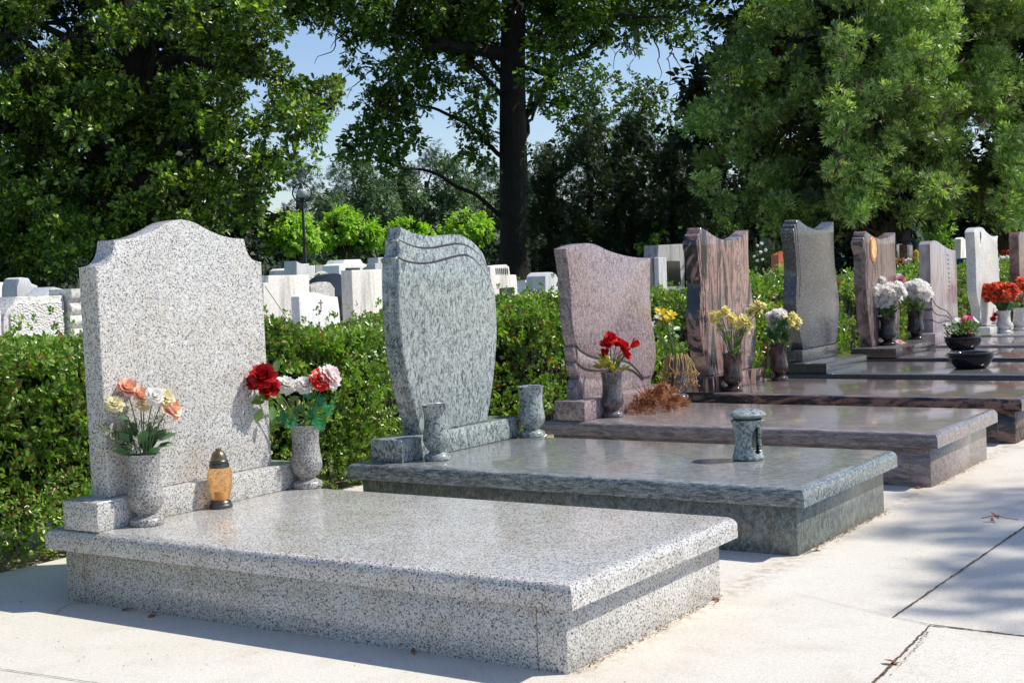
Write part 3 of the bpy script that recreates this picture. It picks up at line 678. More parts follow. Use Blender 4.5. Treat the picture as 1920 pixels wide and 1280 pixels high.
# ------------------------------------------------------------------ vases, lanterns, bowls
VASE = [(.0, 0), (.22, 0), (.235, .012), (.238, .07), (.222, .10), (.20, .112), (.15, .135), (.135, .155), (.145, .175), (.185, .21), (.222, .26), (.242, .32), (.248, .38), (.242, .45), (.23, .52), (.217, .62), (.212, .72), (.217, .82), (.228, .92), (.245, .985), (.25, 1.0), (.235, 1.004), (.205, .99), (.19, .9), (.18, .6), (.0, .58)]
def vase(x, y, zoff, h, mat, label, rs=1.0, group='stone flower vases on the graves'):
    o = lathe('stone_vase', [(r*h*rs, z*h) for r, z in VASE], mat, None, (x, y, zoff), 48)
    tag(o, label, 'vase', group); return o
v1l = vase(.294, .181, ZT, .236, MAT['g1v'], 'speckled pale granite vase of peach roses, on the nearest slab')
v1r = vase(.291, .975, ZT, .238, MAT['g1v'], 'speckled pale granite vase of red and white flowers, right of the nearest headstone')
vase(.333, 1.744, ZT, .236, MAT['g2'], 'empty green-grey granite vase at the left of the second grave')
vase(.305, 2.531, ZT, .237, MAT['g2'], 'empty green-grey granite vase at the right of the second grave', 1.08)
vase(.288, 3.336, ZT, .235, MAT['v3'], 'grey-violet granite vase holding red rosebuds')
vase(.215, 4.235, ZT, .225, MAT['v3'], 'grey-violet granite vase with yellow lilies and dried stems hanging over its rim', 1.1)
vase(.334, 4.725, ZT, .228, MAT['v4'], 'dark wine-coloured vase of pale yellow flowers in front of the black and rose headstone', 1.05)
vase(.338, 5.425, ZT, .232, MAT['v4'], 'dark wine-coloured vase of white and yellow flowers beside the tall dark grey headstone', 1.0)
vase(.204, 7.97, .295, .228, MAT['v6'], 'left one of two near-black vases of white chrysanthemums on the sixth grave', 1.15)
vase(.229, 8.60, .295, .24, MAT['v6'], 'right one of two near-black vases of white chrysanthemums on the sixth grave', 1.15)
vase(.358, 10.94, .205, .215, MAT['g8'], 'pale granite vase overflowing with orange-red flowers on the eighth grave', 1.35)
vase(.42, 11.34, .205, .225, MAT['g8'], 'pale granite vase at the right edge of the photo, with mixed flowers', 1.35)

# granite grave lantern with an oval window
def stone_lantern(x, y, z0):
    root = empty('grave_lantern', (x, y, z0), 'green-grey granite grave lantern with an oval window and a domed lid', 'lantern')
    n = 96; mrows = 50; H = .158
    def rad(t): return .052+.0165*abs(2*t-1)**2.2*(1 if t < .5 else .92)+.000
    me = bpy.data.meshes.new('body'); vs = []; fs = []
    for j in range(mrows+1):
        t = j/mrows
        for k in range(n):
            a = 2*pi*k/n; r = rad(t)*(1 if t > .06 else .84+.16*t/.06); vs.append((r*cos(a), r*sin(a), t*H))
    ac = radians(-22)  # window faces the path, slightly to the photo's right
    def q(j, k):
        a = (2*pi*k/n-ac+pi) % (2*pi)-pi; return (a/.52)**2+((j/mrows-.5)/.34)**2
    for j in range(mrows):
        for k in range(n):
            if q(j+.5, k+.5) > 1: fs.append((j*n+k, j*n+(k+1) % n, (j+1)*n+(k+1) % n, (j+1)*n+k))
    for j in range(mrows+1):
        for k in range(n):
            d = q(j, k)
            if .8 < d < 1.25:
                a = (2*pi*k/n-ac+pi) % (2*pi)-pi; s = 1/sqrt(d); a2 = a*s+ac; t = .5+(j/mrows-.5)*s; r = rad(t); vs[j*n+k] = (r*cos(a2), r*sin(a2), t*H)
    me.from_pydata(vs, [], fs); me.update(); smooth(me, 60)
    b = link('body', me, MAT['g2'], root); sm = b.modifiers.new('s', 'SOLIDIFY'); sm.thickness = .012; sm.offset = -1
    lathe('foot', [(0, .0), (.050, .0), (.056, .006), (.054, .012), (0, .012)], MAT['black'], root)
    gl = new_mat('lantern_glass'); gl[2].inputs['Transmission Weight'].default_value = .85; gl[2].inputs['Base Color'].default_value = (.5, .52, .5, 1); gl[2].inputs['Roughness'].default_value = .15
    lathe('glass', [(.036, .014), (.036, H-.01)], gl[0], root)
    lid = lathe('lid', [(0, H+.006), (.052, H+.006), (.060, H+.010), (.0745, H+.020), (.0750, H+.024), (.068, H+.031), (.05, H+.040), (.028, H+.045), (0, H+.046)], MAT['g2'], root)
    lathe('collar', [(0, H-.002), (.05, H-.002), (.05, H+.007), (0, H+.007)], MAT['black'], root)
stone_lantern(1.585, 2.125, ZT)

# amber glass grave candle
def glass_lantern(x, y, z0):
    root = empty('grave_candle', (x, y, z0), 'amber glass grave candle with a brass cap and dark metal foot, leaning light on the nearest plinth', 'candle')
    root['label'] = 'amber glass grave candle with a brass dome cap and dark metal foot'
    lathe('foot', [(0, 0), (.036, 0), (.0385, .005), (.038, .011), (.033, .016), (.034, .020), (.030, .026), (.0, .026)], MAT['pewter'], root, sc=1.05)
    m, nt, bs = new_mat('amber_glass'); bs.inputs['Base Color'].default_value = (1, .60, .28, 1); bs.inputs['Roughness'].default_value = .06
    bs.inputs['Transmission Weight'].default_value = .9; bs.inputs['IOR'].default_value = 1.15; bs.inputs['Specular IOR Level'].default_value = .8
    v = coords(nt); vo = nt.nodes.new('ShaderNodeTexVoronoi'); vo.inputs['Scale'].default_value = 130; nt.links.new(v, vo.inputs['Vector']); bump(nt, bs, vo.outputs['Distance'], .35, .01)
    prof = [(.027, .026), (.030, .034), (.037, .060), (.041, .085), (.0425, .100), (.041, .104), (.0425, .108), (.0415, .118), (.038, .128), (.031, .137)]
    lathe('glass', prof, m, root, sc=1.05)
    lathe('candle', [(0, .027), (.018, .027), (.018, .06), (0, .06)], plain('candle_wax', (.8, .62, .35), .5), root)
    lathe('cap', [(.033, .136), (.0335, .148), (.030, .150), (.0315, .153), (.031, .158), (.027, .162)], MAT['pewter'], root, sc=1.05)
    lathe('dome', [(.027, .161), (.0265, .172), (.022, .186), (.014, .195), (.009, .197), (.010, .200), (.010, .204), (0, .205)], MAT['brass'], root, sc=1.03)
glass_lantern(.297, .517, ZT)

def bowl(name, x, y, z, prof, mat, label, cat='bowl'):
    root = empty(name, (x, y, z), label, cat); lathe('bowl', prof, mat, root, n=56); return root
BW = [(0, 0), (.09, 0), (.105, .006), (.128, .035), (.143, .066), (.148, .082), (.140, .086), (.141, .090), (.147, .093), (.150, .100), (.147, .107), (.135, .109), (.118, .107), (.108, .098), (.10, .06), (0, .055)]
b5 = bowl('planter_bowl', 1.23, 6.60, ZT+DZ[4], BW, MAT['black'], 'empty black polished bowl planter on the dark grey fifth slab')
b7 = bowl('planter_bowl', .66, 8.45, ZT+DZ[5], [(r*.98, z*.98) for r, z in BW], MAT['v6'], 'dark brown bowl planter full of pink and white blossoms, behind the black bowl')
lathe('inner_pot', [(.085, .09), (.098, .125), (.094, .125), (.088, .11), (0, .112)], MAT['black'], b7)

# ------------------------------------------------------------------ flowers
def petal_pts(phi, th, L, W, curl, r0, cup=.3, nu=4, nv=3, ruf=0, zoff=0, notch=0):
    V = []; Fc = []; r = r0; z = zoff; a = th
    for i in range(nu+1):
        t = i/nu; wd = W*(sin(pi*min(t*.62+.12, 1)))**.8
        for j in range(-nv//2+ (nv % 2 == 0), nv//2+1) if False else range(nv):
            s = (j/(nv-1))*2-1
            nx = cup*W*s*s; rr = r-nx*cos(a); zz = z+nx*sin(a)
            if ruf: rr += random.uniform(-ruf, ruf)*t; zz += random.uniform(-ruf, ruf)*t
            lx = s*wd; V.append((rr*cos(phi)-lx*sin(phi), rr*sin(phi)+lx*cos(phi), zz))
        r += sin(a)*L/nu; z += cos(a)*L/nu; a += curl/nu
    for i in range(nu):
        for j in range(nv-1): b = i*nv+j; Fc.append((b, b+1, b+nv+1, b+nv))
    return V, Fc
def head_mesh(kind):
    m = MB(); R_ = radians
    def ring(n, th, L, W, curl, r0=.03, cup=.3, ruf=0, z=0, ph=0, nv=3):
        for k in range(n):
            m.add(*petal_pts(ph+2*pi*k/n+random.uniform(-.15, .15), R_(th+random.uniform(-5, 5)), L*random.uniform(.92, 1.08), W, R_(curl), r0, cup, 4, nv, ruf, z))
    if kind == 'rose':
        ring(3, 2, .95, .30, 6, .10, .6, 0, .05, 0, 5); ring(3, 8, .98, .40, 10, .18, .6, 0, .02, .6, 5); ring(4, 16, 1.0, .5, 25, .26, .5, 0, 0, .3, 5); ring(5, 26, 1.05, .55, 55, .28, .4, 0, -.05, .1, 5); ring(5, 42, .95, .55, 80, .25, .3, 0, -.1, .5, 5)
    elif kind == 'bud':
        ring(3, -2, 1.3, .32, 6, .2, .7, 0, 0, 0, 5); ring(4, 4, 1.4, .40, 12, .27, .6, 0, 0, .5, 5); ring(3, 12, 1.3, .42, 30, .3, .5, 0, 0, .2, 5)
    elif kind == 'carnation':
        for n, th, L in ((7, 6, .75), (9, 22, .85), (12, 42, .95), (14, 62, 1.0), (14, 84, 1.0), (12, 104, .85)):
            ring(n, th, L, .26, 18, .02, .15, .09, .1, random.random()*3, 4)
    elif kind == 'mum':
        for n, th, L in ((8, 8, .8), (11, 26, .9), (14, 46, .97), (16, 66, 1.0), (16, 88, 1.0), (12, 112, .85)):
            ring(n, th, L, .13, 12, .02, .3, .05, .05, random.random()*3, 3)
    elif kind == 'lily':
        ring(3, 28, 1.2, .34, 55, .06, .35, 0, 0, 0, 5); ring(3, 38, 1.2, .30, 60, .06, .35, 0, -.03, pi/3, 5); ring(5, 10, .6, .05, 0, .03)
    elif kind == 'ruffle':
        for n, th, L in ((5, 5, .7), (6, 30, .85), (7, 60, .95), (6, 90, .9), (5, 115, .75)):
            ring(n, th, L, .34, 30, .03, .2, .12, .1, random.random()*3, 4)
    elif kind == 'simple':
        ring(5, 60, 1.0, .48, 30, .03, .1, .03, .05, 0, 3); ring(4, 20, .4, .12, 10, .03)
    me = bpy.data.meshes.new(kind); me.from_pydata(m.v, [], m.f); me.update(); smooth(me, 180); return me
HEADS = {k: [head_mesh(k) for _ in range(2)] for k in ('rose', 'bud', 'carnation', 'mum', 'lily', 'ruffle', 'simple')}
HN = {'rose': 'rose', 'bud': 'rosebud', 'carnation': 'carnation', 'mum': 'chrysanthemum', 'lily': 'lily', 'ruffle': 'blossom', 'simple': 'blossom'}
HCACHE = {}
def bouquet(name, label, mouth, heads, leafmat_=None, leaves=12, leafsize=.05, leafspread=.09, stems=True, jitter=.02, leafup=.05, cat='bouquet', dep=None, facing=.55, stemmat=None):
    mouth = np.array(mouth); root = empty(name, tuple(mouth), label, cat); d0 = float((mouth-CAM)@FW)
    tocam = (CAM-mouth); tocam[2] = 0; tocam /= np.linalg.norm(tocam)
    for hd in heads:
        u, v, rp, kind, mat = hd[:5]
        d = d0+(hd[5] if len(hd) > 5 else 0)+(dep if dep is not None else 0)+random.uniform(-jitter, jitter)*1.5
        p = at(u, v, d)-mouth; s = rp*1.3*d/F_PX
        key = (kind, mat, random.randrange(2))
        if key not in HCACHE:
            me = HEADS[kind][key[2]].copy(); me.materials.append(MAT[mat]); HCACHE[key] = me
        o = bpy.data.objects.new(HN[kind], HCACHE[key]); COL.objects.link(o); o.parent = root
        out_ = p.copy(); out_[2] = 0
        nrm = Vector(np.array([.30, .22, .75])+tocam*facing+out_*4+rng.normal(size=3)*.15).normalized()
        o.rotation_mode = 'QUATERNION'; o.rotation_quaternion = nrm.to_track_quat('Z', 'Y') @ __import__('mathutils').Quaternion((0, 0, 1), random.uniform(0, 6))
        off = .45 if kind in ('rose', 'bud') else .15
        o.location = Vector(p)-nrm*s*off; o.scale = (s*(.95 if kind != 'bud' else .9),)*3
        if stems:
            m = MB(); e = np.array(o.location); st = np.array([e[0]*.12, e[1]*.12, -.05]); md = st*.45+e*.55+np.array([-e[0]*.15, -e[1]*.15, e[2]*.06])
            m.tube(spline([st, md, e], 4), .0022*max(1, d0/6), 5); m.build('stem', stemmat or MAT['stem'], root)
    if leaves:
        V = []; D = []; S = []
        for k in range(leaves):
            a = random.uniform(0, 2*pi); h = random.uniform(-.01, leafup); r = random.uniform(.01, leafspread*.5)
            V.append((cos(a)*r, sin(a)*r, h)); D.append((cos(a)*1.0, sin(a)*1.0, random.uniform(.2, 1.5))); S.append(leafsize*random.uniform(.7, 1.3))
        up = rng.normal(size=(leaves, 3))*.5; up[:, 2] += 1
        build_instances('foliage', LEAF[0], LEAF[1], np.array(V), rotmats(np.array(D, float), up), np.array(S), leafmat_ or MAT['flowerleaf'], root)
    return root
def sprays(root, name, pts, n, size, mat, temps=NEED, rad=.02, up=.8):
    """fine sprays around points relative to the bouquet"""
    V = []; D = []; S = []
    for p in pts:
        for _ in range(n):
            V.append(np.array(p)+rng.normal(size=3)*rad); dd = np.array(p)*3+rng.normal(size=3)*.5; dd[2] += up; D.append(dd); S.append(size*random.uniform(.6, 1.2))
    t = temps[0]
    return build_instances(name, t[0], t[1], np.array(V), rotmats(np.array(D), rng.normal(size=(len(V), 3))+.01), np.array(S), mat, root)
T1 = lambda x, y, z: (x, y, z)
b = bouquet('bouquet', 'peach roses and cream carnations with dark green leaves in the nearest vase', (.294, .181, .479),
    [(241, 726, 16, 'rose', 'p_peach'), (265, 739, 13, 'rose', 'p_peach'), (321, 763, 19, 'rose', 'p_peach'), (215, 759, 15, 'carnation', 'p_cream'), (289, 744, 15, 'carnation', 'p_white'), (308, 747, 16, 'carnation', 'p_cream'), (270, 760, 11, 'carnation', 'p_cream')],
    MAT['flowerleaf'], 22, .072, .09, leafup=.06)
sprays(b, 'fine_sprig', [(-.05, -.06, .04), (-.03, -.04, .07), (-.06, -.08, .08), (.03, .03, .06), (0, .0, .08), (.02, .05, .09), (-.02, -.03, .02)], 5, .055, MAT['sprig'], rad=.012)
build_instances('foliage', LEAF[0], LEAF[1], np.array([(-.02, -.02, .10), (0, -.01, .075), (.01, .0, .06), (.02, .04, .02), (.02, .05, .04)]), rotmats(np.array([(-.6, -.9, .9), (-.5, -.8, .9), (.3, .6, .8), (.5, .9, .15), (.4, 1.0, .4)]), np.array([[.3, -.2, 1]]*5)), np.array([.06, .055, .05, .07, .07]), MAT['flowerleaf'], b)
b = bouquet('bouquet', 'deep red roses, white and scarlet carnations with green tulle fern', (.291, .975, .482),
    [(492, 703, 19, 'rose', 'p_red', -.15), (504, 727, 16, 'rose', 'p_red', -.15), (477, 711, 15, 'rose', 'p_red', -.15), (534, 723, 17, 'carnation', 'p_white'), (569, 723, 15, 'carnation', 'p_white'), (617, 708, 21, 'carnation', 'p_pinkwhite'), (600, 713, 18, 'carnation', 'p_redwhite')],
    MAT['flowerleafl'], 8, .05, .06, leafup=.05)
k5 = 5.2/F_PX
def rel(u, v, dz=0): return at(u, v, float((np.array([.291, .975, .48])-CAM)@FW)+dz)-np.array([.291, .975, .482])
sprays(b, 'tulle_fern', [rel(603, 756), rel(598, 768), rel(613, 765), rel(590, 785), rel(583, 790), rel(610, 775), rel(595, 800, -.05), rel(600, 795, -.03)], 16, .03, MAT['fern'], temps=[fan(9, 5, .03)], rad=.011)
sprays(b, 'tulle_fern', [rel(540, 786), rel(550, 792), rel(530, 790), rel(548, 802, -.06), rel(575, 745)], 13, .03, MAT['fern'], temps=[fan(9, 6, .03)], rad=.009)
lp = [rel(508, 745, -.13), rel(497, 752, -.13), rel(490, 765, -.13), rel(512, 760, -.1), rel(520, 745, -.08), rel(527, 765), rel(540, 752), rel(515, 700), rel(512, 775), rel(545, 765)]
build_instances('foliage', LEAF[0], LEAF[1], np.array(lp), rotmats(np.array([(-.2, -1, .1), (-.3, -1, .0), (-.2, -.4, -1), (.1, -.3, -.9), (-.2, -.8, .3), (0, .2, -1), (.3, .6, .2), (.1, .3, 1), (0, -.2, -1), (.2, .5, -.5)], float), np.array([[.8, -.3, .8]]*10)), np.array([.075, .06, .06, .06, .06, .055, .05, .055, .05, .05]), MAT['flowerleafl'], b)
st = MB(); st.tube([(0, 0, -.05), tuple(rel(530, 770)), tuple(rel(505, 745, -.11)), tuple(rel(495, 715, -.14))], .0028, 6); st.build('stem', MAT['stem'], b)

bouquet('bouquet', 'scarlet rosebuds above yellow-green leaves, in the left vase of the mauve grave', (.288, 3.336, .482),
    [(1145, 633, 9.5, 'rose', 'p_red2'), (1137, 644, 9.5, 'rose', 'p_red2'), (1158, 641, 9.5, 'rose', 'p_red2'), (1170, 649, 9.5, 'rose', 'p_red2'), (1188, 647, 10.5, 'bud', 'p_red2'), (1134, 664, 10, 'bud', 'p_red2'), (1175, 664, 9.5, 'rose', 'p_red2'), (1157, 662, 5, 'bud', 'p_pink')],
    MAT['yellowgreen'], 26, .06, .11, leafup=.06)
b3r = bouquet('bouquet', 'yellow and white lilies standing behind the heap of brown leaves', (.215, 4.235, .474),
    [(1209, 604, 9, 'lily', 'p_white'), (1222, 612, 9, 'lily', 'p_white'), (1234, 597, 7, 'lily', 'p_white'), (1242, 589, 10, 'lily', 'p_yellow'), (1259, 592, 9, 'lily', 'p_yellow'), (1249, 603, 10, 'lily', 'p_yellow'), (1236, 583, 7, 'lily', 'p_yellow'), (1258, 609, 4, 'simple', 'p_peach')],
    MAT['flowerleaf'], 10, .05, .09, leafup=.12)
def rel3(u, v): return at(u, v, float((np.array([.215, 4.235, .47])-CAM)@FW))-np.array([.215, 4.235, .474])
lp = [rel3(1262, 618), rel3(1255, 622), rel3(1240, 618), rel3(1228, 622), rel3(1220, 632), rel3(1235, 634), rel3(1250, 632), rel3(1262, 630)]
build_instances('foliage', LEAF[0], LEAF[1], np.array(lp), rotmats(np.array([(.3, 1, .2), (.1, .5, .7), (0, -.4, .8), (-.2, -1, .1), (-.2, -1, -.1), (.1, .3, -.8), (.2, .8, -.3), (.3, .9, -.1)], float), np.array([[.8, -.3, .8]]*8)), np.full(8, .065), MAT['flowerleafl'], b3r)
def dried(mouth, n, rad, parent_label):
    root = empty('dried_flowers', mouth, parent_label, 'dried flowers'); heads = MB(); stm = MB(); hp = []
    for k in range(n):
        a = random.uniform(0, 2*pi); r = rad*random.uniform(1.0, 1.55); L = random.uniform(.05, .16)
        p0 = np.array([cos(a)*rad*.5, sin(a)*rad*.5, -.01]); p1 = np.array([cos(a)*rad*.95, sin(a)*rad*.95, .012+random.uniform(0, .025)]); p2 = np.array([cos(a)*r, sin(a)*r, -.03]); a += random.uniform(-.5, .5); r *= random.uniform(.85, 1.25); p3 = np.array([cos(a)*r, sin(a)*r, -L])
        stm.tube(spline([p0, p1, p2, p3], 3), .0018, 4); hp.append(p3)
    stm.build('stem', MAT['dry'], root)
    P_ = np.repeat(np.array(hp), 5, axis=0)+rng.normal(size=(n*5, 3))*.006
    build_instances('dried_bloom', LEAF[0], LEAF[1], P_, rotmats(rng.normal(size=P_.shape)+np.array([0, 0, -.6]), rng.normal(size=P_.shape)), np.full(len(P_), .018), MAT['dry'], root)
dried((.215, 4.235, .474), 48, .062, 'tan dried stems hanging over the rim of the right mauve-grave vase')
# heap of dry leaves and fir twigs
hp = empty('dry_leaf_heap', (.36, 3.70, ZT), 'heap of rust-brown dried leaves and fir twigs on the mauve slab', 'dead wreath')
n = 300; a = rng.uniform(0, 2*pi, n); rr = np.sqrt(rng.random(n)); zz = rng.random(n)
pos = np.stack([np.cos(a)*rr*.11, np.sin(a)*rr*.24, .01+zz*.11*(1-rr**2)], 1)
d = np.stack([np.cos(a), np.sin(a), rng.uniform(-.2, .7, n)], 1)+rng.normal(size=(n, 3))*.5
build_instances('fir_twigs', fan(11, 21, .02)[0], fan(11, 21, .02)[1], pos, rotmats(d, rng.normal(size=(n, 3))+np.array([0, 0, 1.])), rng.uniform(.035, .075, n), MAT['dryleaf'], hp)
n = 85; a = rng.uniform(0, 2*pi, n); rr = np.sqrt(rng.random(n))
pos = np.stack([np.cos(a)*rr*.08, np.sin(a)*rr*.16, .05+.06*(1-rr)], 1)
build_instances('dead_leaf', OAK[0], OAK[1], pos, rotmats(rng.normal(size=(n, 3)), rng.normal(size=(n, 3))*.5+np.array([.4, 0, 1.])), rng.uniform(.035, .07, n), MAT['dryleaf'], hp)
m = MB()
for k in range(10): a = random.uniform(-2.6, .6); m.tube([(0, -.05, .06), (cos(a)*.06, -.08+sin(a)*.09, .11), (cos(a)*.08, -.1+sin(a)*.14, .17)], [.003, .002, .001], 4)
m.build('twig', MAT['dryleaf'], hp)

Yh = lambda L, k, mt: [(u, v, r, k, mt) for u, v, r in L]
b = bouquet('bouquet', 'pale yellow and white flowers in front of the black and rose headstone', (.334, 4.725, .475),
    Yh([(1339, 591, 8), (1352, 589, 8), (1361, 581, 8), (1341, 600, 8), (1372, 596, 10), (1394, 600, 11), (1383, 608, 9), (1404, 607, 9), (1406, 586, 9), (1413, 576, 8), (1421, 570, 8), (1431, 573, 7), (1422, 583, 8)], 'ruffle', 'p_paleyellow')
    + Yh([(1348, 619, 6), (1354, 611, 6), (1364, 626, 6), (1371, 616, 6), (1386, 620, 5), (1398, 622, 8)], 'ruffle', 'p_cream'), MAT['flowerleafl'], 14, .05, .07, leafup=.1)
b = bouquet('bouquet', 'white carnations with a few yellow flowers beside the tall dark grey headstone', (.338, 5.425, .479),
    Yh([(1447, 595, 10), (1464, 590, 11), (1452, 608, 10), (1463, 601, 11), (1475, 608, 8), (1456, 588, 8)], 'carnation', 'p_white')+Yh([(1487, 592, 8), (1495, 602, 9), (1484, 606, 7), (1476, 597, 6), (1494, 615, 4)], 'ruffle', 'p_paleyellow'), MAT['flowerleaf'], 46, .06, .12, leafup=.13)
def blob(cx, cy, rx, ry, n, r): 
    o = []
    for k in range(n):
        a = k*2.4; q = sqrt((k+.5)/n); o.append((cx+rx*q*cos(a), cy+ry*q*sin(a), r*random.uniform(.85, 1.15)))
    return o
b = bouquet('bouquet', 'big white chrysanthemums in the left near-black vase', (.204, 7.97, .523), Yh(blob(1647, 556, 22, 18, 20, 10)+blob(1677, 546, 20, 11, 12, 9)+[(1653, 524, 7), (1644, 532, 8)], 'mum', 'p_white'), MAT['flowerleaf'], 30, .06, .12, leafup=.08, jitter=.05)
b = bouquet('bouquet', 'big white chrysanthemums with a pink bloom in the right near-black vase', (.229, 8.60, .535), Yh(blob(1719, 547, 23, 15, 24, 10), 'mum', 'p_white')+[(1684, 521, 8, 'mum', 'p_white'), (1690, 524, 8, 'mum', 'p_pink')], MAT['flowerleafl'], 40, .06, .12, leafup=.08, jitter=.05)
b = bouquet('bouquet', 'orange-red flowers spreading over a pale vase on the eighth grave', (.358, 10.94, .42), Yh(blob(1873, 548, 33, 15, 40, 8), 'ruffle', 'p_orange')+Yh([(1862, 598, 5), (1866, 590, 4)], 'ruffle', 'p_red2'), MAT['flowerleaf'], 30, .07, .12, leafup=.06, jitter=.06)
b = bouquet('bouquet', 'mixed orange, cream and faded flowers at the right edge of the photo', (.42, 11.34, .43), Yh([(1914, 528, 9), (1922, 540, 9), (1930, 530, 9), (1911, 542, 6)], 'ruffle', 'p_orange')+Yh([(1903, 550, 7), (1912, 553, 6)], 'ruffle', 'p_white')+Yh([(1914, 562, 7), (1922, 566, 7), (1930, 560, 7)], 'ruffle', 'p_peach'), MAT['flowerleafl'], 24, .06, .12, leafup=.05)
b = bouquet('flowering_plant', 'pink and white vinca growing in the dark brown bowl planter', (.66, 8.45, .335), Yh([(1797, 601, 7), (1829, 601, 7), (1790, 615, 6), (1778, 608, 5)], 'simple', 'p_white')+Yh([(1815, 597, 8), (1804, 602, 5), (1811, 618, 7), (1817, 621, 6)], 'simple', 'p_magenta'), MAT['flowerleafl'], 260, .036, .25, leafup=.09, cat='plant', jitter=.03)
b = bouquet('fallen_flower', 'pink flower lying on the plinth between the two near-black vases', (.30, 8.05, .303), [(1686, 642, 6, 'simple', 'p_pink'), (1692, 643, 5, 'simple', 'p_pink')], None, 0, stems=False, cat='flower')

# ------------------------------------------------------------------ litter on the paving
def litter(name, pts, n, size, temps, mat, label, rad=.02, cat='leaves'):
    V = []
    for k in range(n):
        i = random.randrange(len(pts)-1); t = random.random()**1; p = np.array(pts[i])*(1-t)+np.array(pts[i+1])*t
        V.append((p[0]+abs(rng.normal())*rad, p[1]+rng.normal()*rad*.3, .004))
    V = np.array(V); d = rng.normal(size=V.shape); d[:, 2] *= .25
    o = build_instances(name, temps[0], temps[1], V, rotmats(d, rng.normal(size=V.shape)*.3+np.array([0, 0, 1.])), rng.uniform(.4, 1.2, n)*size, mat)
    tag(o, label, cat, kind='stuff'); return o
for i, (nn, lb) in enumerate(((260, 'brown plant litter along the foot of the nearest grave'), (300, 'brown plant litter along the foot of the second grave'), (160, 'brown plant litter along the foot of the third grave'))):
    litter('plant_litter', [(2.003, GY[i]+.06), (2.003, GY[i]+.96)], nn, .009, LEAF, MAT['litter'], lb, .012)
litter('plant_litter', [(*P(1740, 1185),), (*P(1655, 1285),)], 80, .008, LEAF, MAT['litter'], 'dry debris in the open joint at the lower right', .005)
V = np.array([(random.uniform(2.02, 4.2), random.uniform(-.6, 7), .003) for _ in range(420)]+[(random.uniform(-.3, 2.6), random.uniform(-.75, -.02), .003) for _ in range(160)])
gt = build_instances('grit', LEAF[0], LEAF[1], V, rotmats(rng.normal(size=V.shape)*np.array([1, 1, .2]), rng.normal(size=V.shape)*.3+np.array([0, 0, 1.])), rng.uniform(.002, .008, len(V)), MAT['litter'])
tag(gt, 'specks of brown grit scattered over the pale paving', 'grit', kind='stuff')
Ls = [(244, 1140, .035, 'dry leaf on the shaded paving, left one of three by the nearest base'), (272, 1142, .04, 'dry leaf on the shaded paving, middle one of three by the nearest base'), (292, 1150, .038, 'pale dry leaf on the shaded paving, right one of three by the nearest base'), (1337, 1122, .03, 'curled dry leaf at the far corner of the nearest grave'), (1236, 1176, .03, 'yellowed leaf along the foot of the nearest grave'), (1530, 1030, .04, 'yellowed leaf at the near corner of the second grave'), (1722, 911, .04, 'dry leaf at the near corner of the mauve grave'), (770, 1222, .03, 'dry leaf at the base of the near long side'), (1808, 878, .035, 'dry leaf along the foot of the third grave'), (1683, 1242, .04, 'brown leaf lying in the open joint')]
for u, v, s, lb in Ls:
    p = onz(u, v, .006); o = build_instances('dry_leaf', LEAF[0], LEAF[1], np.array([[0, 0, 0], [.008, .006, .003]]), rotmats(rng.normal(size=(2, 3))*np.array([1, 1, .25]), np.array([[.3, .2, 1], [-.3, .2, 1.]])), np.array([s, s*.7]), MAT['dryleaf'])
    o.location = p; tag(o, lb, 'leaf', 'dry leaves scattered on the paving')
p = onz(1868, 976, .005); tw = empty('fallen_twig', p, 'brown fallen twig with withered leaves on the sunny paving', 'twig')
m = MB(); m.tube(spline([(-.05, -.02, .01), (0, 0, .02), (.03, .012, .012), (.075, .03, .004)], 4), [.002]*13, 5); m.build('stem', MAT['dryleaf'], tw)
build_instances('leaf', LEAF[0], LEAF[1], np.array([[0, 0, .015], [-.01, .01, .02], [.01, 0, .01], [-.02, 0, .01]]), rotmats(rng.normal(size=(4, 3)), rng.normal(size=(4, 3))), np.full(4, .035), MAT['dryleaf'], tw)
